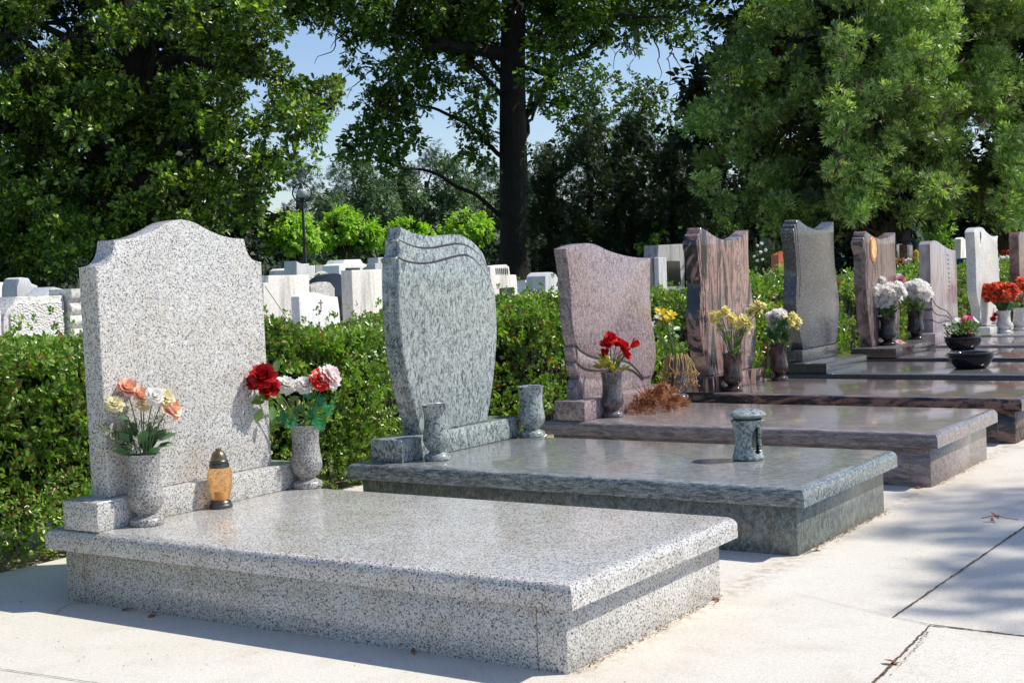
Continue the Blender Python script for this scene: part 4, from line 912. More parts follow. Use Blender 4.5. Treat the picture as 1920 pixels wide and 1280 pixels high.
# ------------------------------------------------------------------ hedge
def make_hedge():
    root = empty('hedge', (-.8, 6, 0), 'clipped privet hedge running behind the row of headstones', 'hedge')
    def h(y): return .77+.035*np.sin(y*1.7)+.03*np.sin(y*4.3+1)+.015*np.sin(y*11)
    def cloud(y0, y1, n, s):
        y = rng.uniform(y0, y1, n); t = rng.random(n); nf = int(n*.56); nt_ = int(n*.38)
        x = np.empty(n); z = np.empty(n); nx = np.zeros((n, 3)); H = h(y)
        bul = .045*np.sin(y*3.1)+.03*np.sin(y*7.7+2)
        dep = rng.random(n)**2*.22
        z[:nf] = t[:nf]**.85*H[:nf]+.02; x[:nf] = -.62+bul[:nf]+.05*np.sin(z[:nf]*9+y[:nf]*2)-dep[:nf]; nx[:nf] = (.85, .3, .55)
        x[nf:nf+nt_] = -.62-t[nf:nf+nt_]*.55+bul[nf:nf+nt_]*.5; z[nf:nf+nt_] = H[nf:nf+nt_]-dep[nf:nf+nt_]*.5+.01; nx[nf:nf+nt_] = (.5, .25, .9)
        x[nf+nt_:] = -1.15+dep[nf+nt_:]; z[nf+nt_:] = t[nf+nt_:]*H[nf+nt_:]; nx[nf+nt_:] = (-1, 0, .3)
        # thinner near the ground
        keep = (rng.random(n) < .6+1.5*z/.8)
        g_ = np.sin(y*5.3+z*8)*np.cos(y*2.1-z*11+1.3); keep &= ~((g_ > .55) & (rng.random(n) < .85) & (z < .68))
        P_ = np.stack([x, y, z], 1)[keep]; nn = nx[keep]
        d = nn*.5+rng.normal(size=P_.shape)*.6; d[:, 2] += .45
        up = nn*1.0+rng.normal(size=P_.shape)*.38
        return P_, rotmats(d, up), rng.uniform(.6, 1.6, len(P_))*s*(1+.25*np.sin(P_[:, 1]*3.7))
    base = np.array([-.8, 6, 0])
    sets = [cloud(-3.0, 3.2, 25000, .033), cloud(3.2, 7.5, 11000, .039), cloud(7.5, 24, 12000, .058)]
    for (P_, R, S) in sets[:]:
        pass
    P_ = np.concatenate([s[0] for s in sets]); R = np.concatenate([s[1] for s in sets]); S = np.concatenate([s[2] for s in sets])
    n = 3600; y = rng.uniform(-3, 3.4, n); z = rng.random(n)*.26; lo = np.stack([-.60+.05*np.sin(y*3.1)-rng.random(n)**2*.14, y, z+.01], 1)
    P_ = np.concatenate([P_, lo]); dd = rng.normal(size=(n, 3))*.6+np.array([.3, 0, .2]); R = np.concatenate([R, rotmats(dd, rng.normal(size=(n, 3))*.4+np.array([.8, .3, .6]))]); S = np.concatenate([S, rng.uniform(.022, .04, n)])
    # stray shoots above the top
    n = 1100; y = rng.uniform(-3, 12, n); sp = np.stack([-.7-rng.random(n)*.4, y, h(y)+rng.random(n)**2.5*.14], 1)
    P_ = np.concatenate([P_, sp]); dd = rng.normal(size=(n, 3))*.3; dd[:, 2] += 1; R = np.concatenate([R, rotmats(dd, rng.normal(size=(n, 3)))]); S = np.concatenate([S, np.full(n, .035)])
    idx = rng.integers(0, 3, len(P_)); obs = []
    bm = bmesh.new()
    for i in range(3):
        m_ = idx == i; o = build_instances('foliage', LEAFS[i][0], LEAFS[i][1], P_[m_]-base, R[m_], S[m_], MAT['hedge']); bm.from_mesh(o.data); d_ = o.data; bpy.data.objects.remove(o); bpy.data.meshes.remove(d_)
    me = bpy.data.meshes.new('foliage'); bm.to_mesh(me); bm.free(); link('foliage', me, MAT['hedge'], root)
    m = MB()
    for k in range(520):
        y = random.uniform(-3, 11)-6; x = random.uniform(-.28, .14); a = random.uniform(-.14, .14)
        m.tube([(x*.6, y, 0), (x*.8+random.uniform(-.04, .04), y+a*.5, .3), (x+random.uniform(-.05, .05), y+a, .62), (x, y+a*1.3, .74)], [.006, .005, .003, .002], 4)
    m.build('branches', MAT['bark2'], root)
    c = MB(); c.box((-.28, -9, .12), (.05, 18, .70)); c.build('shade_core', plain('hedge_interior_shade', (.012, .018, .008), 1), root, sm=False)  # near-black box; the hedge's inner shade is put into its colour
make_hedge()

# ------------------------------------------------------------------ memorials beyond the hedge
def memorial(name, label, px, X, thick, mat, group=None, bev=.01, cat='headstone', smooth_seg=None):
    """px: outline of the front face as seen (left bottom, clockwise); stands on the ground"""
    pts = [onx(u, v, X) for u, v in px]; yz = [(p[1], p[2]) for p in pts]
    y0 = (yz[0][0]+yz[-1][0])/2
    root = empty(name, (X, y0, 0), label, cat, group)
    o = [(a-y0, b) for a, b in yz]; o = [(o[0][0], 0)]+o+[(o[-1][0], 0)]
    hs = prism('stone', o, -thick, 0, mat, root, bev, 2, ang=28)
    return root, hs, y0
Z7 = lambda L, org=(470, 470), s=7.11: [(org[0]+a/s, org[1]+b/s) for a, b in L]
def pxpt(u, v, X, y0): p = onx(u, v, X); return (p[1]-y0, p[2])
GR = 'old memorials beyond the hedge'
# textured grey memorial at the far left
r, hs, y0 = memorial('memorial', 'wide memorial with hammered grey panel, scalloped pier and white plaque, at the far left', Z7([(60, 1200), (45, 690), (80, 610), (110, 560), (160, 500), (215, 400), (850, 380), (860, 1200)], (0, 500)), -2.75, .16, MAT['whitegrey'], GR)
X = -2.75
def panel(name, L, org, s, X, y0, d, t, mat, par, bev=.003):
    pts = [pxpt(org[0]+a/s, org[1]+b/s, X, y0) for a, b in L]; return prism(name, pts, d, d+t, mat, par, bev, 1)
panel('hammered_panel', [(135, 1180), (125, 640), (240, 480), (835, 460), (850, 1180)], (0, 500), 7.11, X, y0, .001, .012, MAT['hammer'], r)
panel('plaque', [(190, 1180), (190, 905), (785, 885), (785, 1180)], (0, 500), 7.11, X, y0, .014, .012, MAT['whiteplaque'], r)
pier = []
for zt, zb in ((300, 375), (375, 515), (515, 655), (655, 800), (800, 940), (940, 1080), (1080, 1220)):
    pier.append((zt, zb))
A = pxpt(858/7.11, 500+300/7.11, X, y0); B = pxpt(1018/7.11, 500+300/7.11, X, y0); yA, yB, zt = A[0], B[0], A[1]
pm = MB(); n = 40; prof = []
for k in range(n+1):
    z = zt*(1-k/n); ph = (zt-z)/.078; prof.append((.035+.022*abs(sin(pi*ph)) if k > 2 else .06, z))
vs = []; fs = []
for k, (xx, z) in enumerate(prof): vs += [(-.14, yA, z), (xx, yA, z), (xx, yB, z), (-.14, yB, z)]
for k in range(n):
    for j in range(4): fs.append((4*k+j, 4*k+(j+1) % 4, 4*k+4+(j+1) % 4, 4*k+4+j))
fs.append((0, 1, 2, 3)); pm.add(vs, fs); pm.build('scalloped_pier', MAT['whitegrey'], r, ang=50)
r, hs, y0 = memorial('headstone_slab', 'low rough grey memorial cut by the left edge of the photo', [(-40, 700), (-40, 580), (3, 582), (6, 700)], -2.6, .12, MAT['whitegrey'], GR)
memorial('cross_headstone', 'white memorial with a reddish cross, farther back at the far left', Z7([(-200, 430), (-200, 240), (40, 205), (170, 250), (178, 430)], (0, 500)), -6.5, .15, MAT['white'], GR)
r, hs, y0 = memorial('angel_memorial', 'blue-grey rugged memorial between the far left white one and the oak', Z7([(225, 430), (228, 260), (260, 160), (310, 140), (400, 150), (440, 220), (520, 250), (520, 430)], (0, 500)), -6.0, .2, MAT['bluegrey'], GR, bev=.03)
memorial('sloped_memorial', 'grey memorial with a sloping roof-like top behind the scalloped pier', Z7([(590, 500), (590, 385), (720, 268), (860, 300), (1060, 420), (1060, 600)], (0, 500)), -3.6, .2, MAT['bluegrey'], GR)
# cream blank slab with diagonal line
X = -3.5
r, hs, y0 = memorial('headstone_slab', 'cream weathered slab with a step at its left and a diagonal line', Z7([(180, 1150), (165, 430), (230, 425), (235, 330), (785, 320), (800, 1150)]), X, .16, MAT['cream'], GR)
mm = MB(); a = pxpt(470+190/7.11, 470+470/7.11, X, y0); b_ = pxpt(470+520/7.11, 470+950/7.11, X, y0); mm.tube([(.0002, *a), (.0002, *b_)], .0022, 4); mm.build('diagonal_line', MAT['letter'], r)
memorial('headstone_slab', 'cream tall plain slab streaked dark at its top, left of the draped headstone', Z7([(1380, 1150), (1345, 260), (1750, 245), (1765, 1150)]), -3.3, .11, MAT['cream'], GR)
r, hs, y0 = memorial('cross_headstone', 'bright white headstone with an arched top and a small engraved cross', Z7([(670, 1150), (645, 612)]+[(680, 585), (740, 560), (820, 552), (890, 558), (960, 580), (1050, 605), (1165, 615)]+[(1190, 800), (1215, 1150)]), -2.7, .075, MAT['white'], GR)
cr = MB(); X = -2.7
for L in ([(932, 648), (938, 780)], [(905, 690), (960, 688)]):
    q = [pxpt(470+a/7.11, 470+b/7.11, X, y0) for a, b in L]; cr.tube([(.0012, *q[0]), (.0012, *q[1])], .0045, 4)
cr.build('engraved_cross', plain('bronze_cross', (.35, .24, .14), .4), r)
memorial('rock_headstone', 'rough grey granite headstone with a sloping top behind the white cross stone', Z7([(800, 900), (800, 470), (870, 460), (950, 425), (1010, 412), (1070, 425), (1095, 460), (1125, 500), (1130, 900)]), -3.9, .10, granite_speckle('rough_granite', WG, 200, .6), GR)
memorial('black_headstone', 'black polished headstone with a pointed wave top', Z7([(900, 1000), (905, 400), (960, 360), (1040, 320), (1120, 300), (1200, 310), (1250, 350), (1260, 1000)]), -4.3, .12, MAT['black'], GR)
X = -8.5
r, hs, y0 = memorial('classical_memorial', 'ornate white memorial with moulded shoulders, far behind the cream slab', Z7([(1180, 500), (1180, 195), (1230, 170), (1255, 120), (1465, 115), (1500, 165), (1550, 185), (1550, 210), (1500, 240), (1500, 500)]), X, .3, MAT['white'], GR)
panel('recess', [(1265, 300), (1265, 228), (1450, 228), (1450, 300)], (470, 470), 7.11, X, y0, .002, .01, MAT['plaque'], r)
memorial('curved_headstone', 'light grey ribbed headstone with a pointed left horn, behind the lamp post', Z7([(615, 480), (612, 135), (660, 165), (720, 180), (780, 170), (785, 200), (865, 195), (865, 480)]), -7.5, .2, MAT['bluegrey'], GR)
memorial('headstone_slab', 'small grey slab with a pale top right of the lamp post', Z7([(870, 480), (870, 190), (1050, 190), (1055, 480)]), -9.5, .2, MAT['greyold'], GR)
memorial('headstone_slab', 'grey slab just visible left of the draped headstone top', Z7([(1660, 480), (1660, 170), (1700, 165), (1700, 90), (1790, 88), (1790, 480)]), -9.0, .2, MAT['bluegrey'], GR)
memorial('headstone_slab', 'low whitish block at the foot of the nearest globe tree', Z7([(450, 480), (450, 260), (500, 235), (580, 240), (640, 300), (640, 480)]), -8.0, .25, MAT['cream'], GR)
bouquet('bouquet', 'white flowers beside the black wave-topped headstone', tuple(at(600, 528, 13.0)), Yh([(594, 517, 5), (599, 514, 5), (604, 513, 5), (609, 514, 5), (601, 520, 5)], 'ruffle', 'p_white'), MAT['flowerleafl'], 14, .09, .1, leafup=.0)
# right of the draped headstone
Z8 = lambda L: [(900+a/8, 440+b/8) for a, b in L]
X = -3.4
r, hs, y0 = memorial('urn_memorial', 'cream memorial with a fluted cap and dark plaque, right of the draped headstone', Z8([(160, 1100), (150, 480), (220, 470), (400, 447), (440, 480), (455, 600), (545, 600), (555, 650), (585, 1100)]), X, .14, MAT['cream'], GR)
panel('plaque', [(305, 1035), (290, 800), (500, 785), (520, 1025)], (900, 440), 8, X, y0, .001, .008, MAT['plaque'], r)
fl = MB()
for k in range(7):
    a = pxpt(900+(235+k*28)/8, 440+500/8, X, y0); b_ = pxpt(900+(245+k*28)/8, 440+590/8, X, y0); fl.tube([(.001, *a), (.001, *b_)], .008, 5)
fl.build('fluting', MAT['greyold'], r)
memorial('arched_headstone', 'blue-grey round-topped headstone in shade left of the mauve stone', Z8([(990, 1100), (980, 660)]+[(985, 620), (1010, 585), (1050, 560), (1100, 565), (1140, 590), (1170, 650)]+[(1180, 1100)]), -4.6, .26, MAT['bluegrey'], GR)
for k, (v0, v1, u0, u1) in enumerate(((525, 531, 985, 1006), (536, 541, 985, 1005), (550, 556, 985, 1000))):
    memorial('stone_kerb', 'sunlit white kerb step by the big trunk, %s of three' % ('highest', 'middle', 'lowest')[k], [(u0, v1), (u0, v0), (u1, v0), (u1, v1)], -7+k*.5, .3, MAT['white'], 'white kerb steps by the trunk', cat='kerb')
# shaded tomb
Z6 = lambda L: [(1200+a/6.857, 420+b/6.857) for a, b in L]
X = -4.2
r, hs, y0 = memorial('tomb', 'shaded grey tomb with a dark doorway panel between the mauve and the banded headstones', Z6([(200, 900), (190, 430), (230, 425), (240, 270), (560, 255), (575, 430), (580, 900)]), X, .2, MAT['greyold'], GR, cat='tomb')
panel('side_pilaster', [(190, 840), (180, 440), (285, 430), (295, 840)], (1200, 420), 6.857, X, y0, .001, .06, MAT['bluegrey'], r)
panel('dark_panel', [(345, 790), (340, 475), (505, 475), (520, 790)], (1200, 420), 6.857, X, y0, .001, .01, MAT['black'], r)
# seen between the row's headstones
memorial('headstone_slab', 'pale blue-grey headstone far behind, right of the banded headstone', [(1436, 530), (1437, 452), (1442, 446), (1455, 446), (1459, 452), (1460, 530)], -5.2, .12, MAT['bluegrey'], GR)
r, hs, y0 = memorial('red_headstone', 'red granite headstone with gold lettering beside the tall dark stone', [(1461, 560), (1460, 478), (1475, 470), (1482, 560)], -3.0, .10, MAT['redstone'], GR)
eg = MB()
for k in range(5):
    a = pxpt(1468, 490+k*8.5, -3.0, y0); eg.tube([(.002, a[0]-.03, a[1]), (.002, a[0]+.03, a[1]+.004)], .006, 4)
eg.build('gilt_inscription', MAT['gold'], r)
memorial('headstone_slab', 'grey slab in the gap right of the medallion headstone', [(1681, 530), (1681, 458), (1692, 457), (1693, 530)], -4.5, .15, MAT['greyold'], GR)
memorial('red_headstone', 'slim pinkish headstone in the gap right of the medallion headstone', [(1702, 530), (1701, 458), (1712, 460), (1714, 530)], -4.2, .15, MAT['g9'], GR)
memorial('stone_pillar', 'slim pale pillar standing over the blue bin', [(1801, 500), (1802, 448), (1806, 445), (1811, 450), (1812, 500)], -5.0, .15, MAT['cream'], GR)
memorial('red_headstone', 'narrow terracotta headstone left of the red-brown ninth stone', [(1892, 480), (1891, 434), (1897, 433), (1898, 480)], -5.0, .2, MAT['redstone'], GR)
memorial('stone_kerb', 'low dark grave kerb in the gap right of the medallion headstone', [(1680, 545), (1680, 520), (1725, 512), (1725, 545)], -2.6, .4, MAT['greyold'], GR)
def pot_plant(u, v, d, label, mat, pr_=6, petals=((0, 0), (6, -2), (-6, -1), (3, 3), (-3, 3)), leaf='flowerleaf', potm='black'):
    p = at(u, v, d); k = d/F_PX; root = empty('potted_flowers', tuple(p), label, 'potted flowers')
    h = min(p[2], .25)
    lathe('pot', [(0, -h), (.05*k*160, -h), (.07*k*160, -.02), (.06*k*160, -.02), (0, -.03)], MAT[potm], root, n=20)
    for a, b in petals:
        q = at(u+a, v+b-3, d)-p; o = bpy.data.objects.new('blossom', HEADS['ruffle'][0].copy()); o.data.materials.append(MAT[mat]); COL.objects.link(o); o.parent = root; o.location = q; o.scale = (pr_*k,)*3; o.rotation_euler = (random.random(), random.random(), random.random()*6)
    return root
pot_plant(1699, 494, 15.5, 'lilac flowers in a dark pot, in the gap right of the medallion headstone', 'p_pinkwhite')
pot_plant(1686, 492, 15.0, 'small pot of orange flowers in the gap right of the medallion headstone', 'p_orange', 4)
pot_plant(1717, 488, 16.5, 'yellow-orange flowers at the left of the pale mauve headstone', 'p_yellow', 5, ((0, 0), (3, -6), (0, -12), (2, 6)))
pot_plant(1887, 478, 19, 'orange flowers in the distance beside the red-brown headstone', 'p_orange', 6)
pot_plant(1882, 488, 18, 'white flowers in the distance beside the red-brown headstone', 'p_white', 5)
pot_plant(1210+180, 434+50, 17, 'white and pink rose blooms in the gap right of the banded headstone', 'p_white', 3.5, ((30, -20), (38, -24), (36, -8), (24, 0), (46, -12), (40, 6), (30, 8)))
# blue bin
p = onx(1807, 535, -2.6); bb = empty('waste_bin', (p[0], p[1], 0), 'bright blue plastic waste bin left of the pale grey headstone', 'bin')
z1 = onx(1807, 484, -2.6)[2]
lathe('body', [(0, 0), (.15, 0), (.19, z1-.08), (.19, z1-.06)], MAT['bluebin'], bb, n=32); lathe('lid', [(.205, z1-.07), (.205, z1-.01), (.17, z1), (0, z1+.005)], MAT['bluebin'], bb, n=32)
# garden lantern on a short post
p = at(1447, 535, 15); gl = empty('garden_light', (p[0], p[1], 0), 'small white garden light on a thin post above the hedge', 'garden light')
m = MB(); m.tube([(0, 0, 0), (0, 0, p[2]+.03)], .012, 6); m.build('post', MAT['cream'], gl)
lathe('lamp_head', [(0, p[2]+.02), (.03, p[2]+.03), (.045, p[2]+.07), (.045, p[2]+.11), (.02, p[2]+.16), (0, p[2]+.17)], MAT['cream'], gl, n=16)

# ------------------------------------------------------------------ street lamp
D = 42; k = D/F_PX
p = at(573, 500, D); lx, ly = p[0], p[1]; ztop = at(569, 347, D)[2]; zc = at(569, 362, D)[2]; RR = 17.5*k
lamp = empty('street_lamp', (lx, ly, 0), 'black iron street lamp with a glass globe inside a ring', 'street lamp')
m = MB(); m.tube([(0, 0, 0), (0, 0, .9), (0, 0, .95), (0, 0, 1.05), (0, 0, zc-RR)], [.075, .075, .1, .055, .04], 12)
for zz in (1.0, 2.0, 2.1): m.tube([(0, 0, zz), (0, 0, zz+.06)], .075, 12)
m.build('post', MAT['iron'], lamp)
m = MB(); ax = RT.copy(); ax[2] = 0; ax /= np.linalg.norm(ax)
m.tube([tuple(ax*RR*cos(a))[:2]+(zc+RR*sin(a),) for a in np.linspace(0, 2*pi, 33)], .022, 6, False)
m.build('ring', MAT['iron'], lamp)
gm, nt, bs = new_mat('lamp_globe_glass'); bs.inputs['Base Color'].default_value = (.62, .64, .66, 1); bs.inputs['Roughness'].default_value = .12; bs.inputs['Transmission Weight'].default_value = .35
rg = 10.5*k
lathe('globe', [(rg*sin(t), zc-rg*cos(t)) for t in np.linspace(0, pi, 17)], gm, lamp, n=28)
lathe('cap', [(0, zc+RR+.04), (.03, zc+RR), (.04, zc+rg+.1), (rg*.75, zc+rg*.72), (0, zc+rg*.7)], MAT['iron'], lamp, n=20)
lathe('gallery', [(0, zc-RR), (.05, zc-RR), (.09, zc-rg*.85), (0, zc-rg*.85)], MAT['iron'], lamp, n=16)

# ------------------------------------------------------------------ trees
def inpoly(x, y, P_):
    c_ = False; j = len(P_)-1
    for i in range(len(P_)):
        if (P_[i][1] > y) != (P_[j][1] > y) and x < (P_[j][0]-P_[i][0])*(y-P_[i][1])/(P_[j][1]-P_[i][1])+P_[i][0]: c_ = not c_
        j = i
    return c_
def fill(poly, n, d, dj, r0, r1, rd=None):
    """n clumps spread through the volume seen inside poly at depth d +- dj"""
    xs = [p[0] for p in poly]; ys = [p[1] for p in poly]; o = []
    while len(o) < n:
        u, v = random.uniform(min(xs), max(xs)), random.uniform(min(ys), max(ys))
        if inpoly(u, v, poly):
            dd = d+random.uniform(-dj, dj); r_ = random.uniform(r0, r1); o.append(pc(u, v, dd, r_*1.15, r_*.85, rd))
    return o
def ground_at(u, d): 
    p = at(u, 500, d); return (p[0], p[1], 0)
def above(u, v, d): return tuple(at(u, v, d))
# left oak
polyL = [(-260, -330), (560, -330), (545, -60), (490, -20), (478, 90), (540, 110), (600, 150), (640, 195), (575, 215), (560, 260), (588, 296), (535, 335), (500, 385), (455, 430), (330, 455), (180, 440), (150, 500), (-260, 500)]
polyV = [(u, max(v, -90)) for u, v in polyL]
cl = fill([(-60, -80), (560, -80), (545, -60), (490, -20), (478, 90), (540, 110), (600, 150), (640, 195), (575, 215), (560, 260), (588, 296), (535, 335), (500, 385), (455, 430), (330, 455), (180, 440), (150, 500), (-60, 500)], 290, 22, 2.4, 18, 32)
cl = [c_ for c_ in cl if random.random() < (.55 if (np.array(c_[0])-CAM)@RT > -.19*22 else 1)]
cl += fill([(u, max(v, -160)) for u, v in polyL], 40, 22.5, 2.6, 40, 56)
cl += fill([(60, -520), (900, -520), (820, -150), (640, -110), (60, -110)], 22, 22, 1.8, 44, 64)  # unseen boughs above the frame, added to cast shade on this crown
inL = fill([(-250, -330), (440, -330), (400, -40), (390, 60), (400, 150), (420, 200), (420, 330), (390, 390), (300, 430), (-250, 470)], 120, 24, 1.6, 44, 60)
cl += [pc(u, v, 20.2, r, r*.6) for u, v, r in ((500, 120, 26), (540, 145, 26), (575, 165, 24), (605, 180, 20), (628, 192, 15), (470, 60, 28), (455, 15, 30), (585, 300, 14), (540, 300, 28), (510, 330, 30), (480, 250, 36), (520, 210, 30), (440, 180, 34), (610, 165, 16), (622, 205, 9))]
cl += [pc(u, v, 19.5, 24, 14) for u, v in ((60, 110), (110, 320), (95, 425), (240, 380), (300, 330), (430, 290), (380, 150), (350, 60), (180, 250))]
def exL(mb):
    limb(mb, at(262, 140, 22), at(560, 160, 20.4), .10, .015, .05); limb(mb, at(560, 160, 20.4), at(630, 195, 20.2), .018, .006, -.05)
    limb(mb, at(262, 220, 22), at(540, 330, 20.5), .08, .012, .08); limb(mb, at(255, 100, 22), at(470, 10, 20.4), .1, .02, .05); limb(mb, at(255, 60, 22), at(20, 120, 20.5), .12, .02, .05)
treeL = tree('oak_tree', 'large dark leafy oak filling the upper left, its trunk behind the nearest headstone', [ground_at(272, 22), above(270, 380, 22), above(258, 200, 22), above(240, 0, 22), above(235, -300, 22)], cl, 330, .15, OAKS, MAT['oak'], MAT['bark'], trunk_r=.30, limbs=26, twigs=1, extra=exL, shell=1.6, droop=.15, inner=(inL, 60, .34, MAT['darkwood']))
# centre oak
cl = []
for u, v, r in ((520, -40, 50), (600, -30, 46), (530, 30, 30), (560, 12, 30), (600, 20, 30), (640, 5, 34), (690, 0, 40), (740, 10, 42), (800, 0, 46), (860, 10, 46), (900, 30, 40), (640, -60, 60), (720, -70, 60), (800, -80, 60), (880, -70, 60),
                (660, 50, 26), (700, 50, 30), (735, 60, 34), (780, 60, 38), (830, 60, 36), (870, 80, 34), (760, 100, 34), (800, 115, 30), (740, 135, 28), (770, 160, 28), (720, 165, 26), (745, 190, 28), (700, 195, 22), (720, 225, 28), (755, 235, 26), (690, 240, 26), (665, 262, 22), (700, 275, 24), (740, 275, 24), (655, 290, 16), (640, 300, 12), (725, 305, 16), (745, 318, 12), (790, 190, 20), (810, 150, 22), (850, 140, 22), (780, 270, 14), (655, 105, 12), (672, 120, 10),
                (905, 90, 30), (915, 140, 20), (905, 190, 20), (890, 230, 22), (910, 250, 20), (895, 285, 18), (870, 270, 14), (915, 310, 14), (880, 180, 18), (860, 215, 12),
                (1010, 20, 34), (1050, 10, 40), (1100, 20, 40), (1150, 0, 40), (1200, 10, 36), (1250, 10, 32), (1300, 5, 26), (1020, 70, 28), (1060, 60, 30), (1110, 55, 28), (1160, 50, 24), (1210, 50, 22), (1250, 60, 20), (1290, 60, 16), (1300, 80, 12), (1180, 80, 16), (1020, 110, 26), (1060, 100, 22), (1010, 150, 24), (1050, 145, 24), (1090, 115, 18), (1000, 190, 16), (1035, 190, 22), (1070, 180, 18), (1335, 20, 14), (1130, 80, 14),
                (1050, -70, 60), (1150, -70, 60), (1250, -70, 50), (1330, -60, 40), (960, -90, 60)):
    cl.append(pc(u, v, 34+random.uniform(-2.2, 1.8), r*1.2, r*.95))
def exC(mb):
    T = lambda v: at(962-v*.0, v, 34)
    limb(mb, T(110), at(840, 85, 33), .20, .12, .03); limb(mb, at(840, 85, 33), at(700, 30, 33), .12, .04, .05); limb(mb, at(840, 85, 33), at(720, 160, 33), .09, .03, .1); limb(mb, at(720, 160, 33), at(690, 270, 33), .04, .015, -.05)
    limb(mb, T(60), at(890, -20, 34), .16, .08, .02); limb(mb, T(90), at(1080, 40, 33), .13, .05, .04); limb(mb, at(1080, 40, 33), at(1280, 40, 33), .05, .015, .05); limb(mb, T(130), at(1060, 150, 33), .08, .03, .05)
    limb(mb, T(160), at(900, 210, 33), .06, .02, .08)
    for (a, b_), (c_, d_) in (((660, 60), (590, 120)), ((655, 55), (620, 90)), ((700, 130), (640, 150)), ((690, 100), (612, 60)), ((700, 130), (650, 185)), ((1200, 60), (1180, 140)), ((1250, 60), (1255, 160)), ((1255, 100), (1280, 130)), ((1225, 70), (1235, 150)), ((1080, 80), (1060, 140)), ((1170, 60), (1150, 130)), ((1250, 80), (1300, 110))):
        limb(mb, at(a, b_, 33), at(c_, d_, 33), .022, .006, .08, 6, .05)
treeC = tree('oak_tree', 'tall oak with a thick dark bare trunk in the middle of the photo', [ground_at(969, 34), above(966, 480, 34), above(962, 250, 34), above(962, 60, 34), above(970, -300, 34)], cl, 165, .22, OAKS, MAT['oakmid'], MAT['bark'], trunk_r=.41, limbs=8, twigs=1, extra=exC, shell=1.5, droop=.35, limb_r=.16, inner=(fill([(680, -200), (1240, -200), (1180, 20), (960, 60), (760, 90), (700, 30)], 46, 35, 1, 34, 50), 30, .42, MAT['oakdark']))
# deciduous + yew mass right of the trunk
cl = fill([(1000, 260), (1060, 190), (1110, 130), (1180, 125), (1250, 170), (1310, 230), (1320, 330), (1000, 330)], 34, 31, 1.2, 24, 38)
tree('maple_tree', 'dark broad-leaved tree behind the yews right of the big trunk', [ground_at(1160, 31), above(1160, 300, 31)], cl, 110, .17, LEAFS, MAT['oakdark'], MAT['bark'], trunk_r=.16, limbs=10)
for k, (u, top, hw, d) in enumerate(((1030, 300, 46, 29), (1105, 250, 50, 28), (1185, 235, 52, 28.5), (1262, 270, 52, 28), (1330, 300, 50, 27))):
    cl = []
    for v in range(int(top), 545, 22):
        w_ = hw*min(1, .35+(v-top)/110)
        for j in range(3): cl.append(pc(u+random.uniform(-.8, .8)*w_, v+random.uniform(-8, 8), d+random.uniform(-.7, .7), 24, 26))
    lb = ('dark yew bush immediately right of the big oak trunk', 'dark yew behind the mauve headstone, second from the oak trunk', 'dark pointed yew, the tallest of the five', 'dark yew above the shaded tomb', 'dark yew left of the light green thuja')[k]
    tree('yew_tree', lb, [ground_at(u, d), above(u, top+60, d)], cl, 520, .15, FANS, MAT['yew'], MAT['bark'], 'dark yews right of the big trunk', .09, 6, shell=1.5, droop=-.5)
# thujas, light green, right
for k, (poly, n, d, lb) in enumerate((
    ([(1385, 20), (1400, -90), (1600, -90), (1600, 425), (1480, 440), (1370, 420), (1310, 330), (1300, 200), (1340, 130)], 150, 22, 'feathery green thuja left of the other thujas, its bluish side facing the sky gap'),
    ([(1560, -90), (1790, -90), (1790, 415), (1700, 405), (1560, 440)], 140, 19.5, 'middle thuja with bleached bare twigs showing in the foliage'),
    ([(1740, -130), (2080, -130), (2080, 420), (1900, 430), (1840, 385), (1750, 415)], 230, 20.5, 'thuja at the right edge, its lowest sprays hanging over the pale headstones'))):
    cl = fill(poly, int(n*1.35), d, 1.6, 17, 33)
    uc = (1440, 1660, 1890)[k]
    def exT(mb, uc=uc, d=d, k=k):
        for q in range(14): 
            a = random.uniform(-120, 120); b_ = random.uniform(120, 400); limb(mb, at(uc+a, b_, d-1.2), at(uc+a+random.uniform(-45, 45), b_+random.uniform(-30, 30), d-1.9), .016, .005, .1, 5, .06)
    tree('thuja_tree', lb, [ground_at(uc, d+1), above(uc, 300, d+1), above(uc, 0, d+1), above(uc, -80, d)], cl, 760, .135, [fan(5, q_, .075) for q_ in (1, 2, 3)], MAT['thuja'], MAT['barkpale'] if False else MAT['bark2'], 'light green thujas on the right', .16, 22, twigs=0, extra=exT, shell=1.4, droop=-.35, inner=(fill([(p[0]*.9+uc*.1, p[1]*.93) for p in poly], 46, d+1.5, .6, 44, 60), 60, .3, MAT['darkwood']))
# leaning dark trunks under the canopy
for u, u2, d, lb in ((1650, 1668, 26, 'dark trunk leaning right, in the gap above the medallion headstone'), (1690, 1705, 27, 'thick dark trunk right of the leaning one'), (1545, 1550, 25, 'thin brown trunk above the tall dark headstone')):
    g0 = ground_at(u, d); cl = [pc(u2+random.uniform(-60, 60), 330+random.uniform(-40, 30), d, 40, 26) for _ in range(7)]
    tree('pine_tree', lb, [g0, above(u, 430, d), above(u2, 330, d)], cl, 200, .15, FANS, MAT['yew'], MAT['bark'], None, .2, 4)
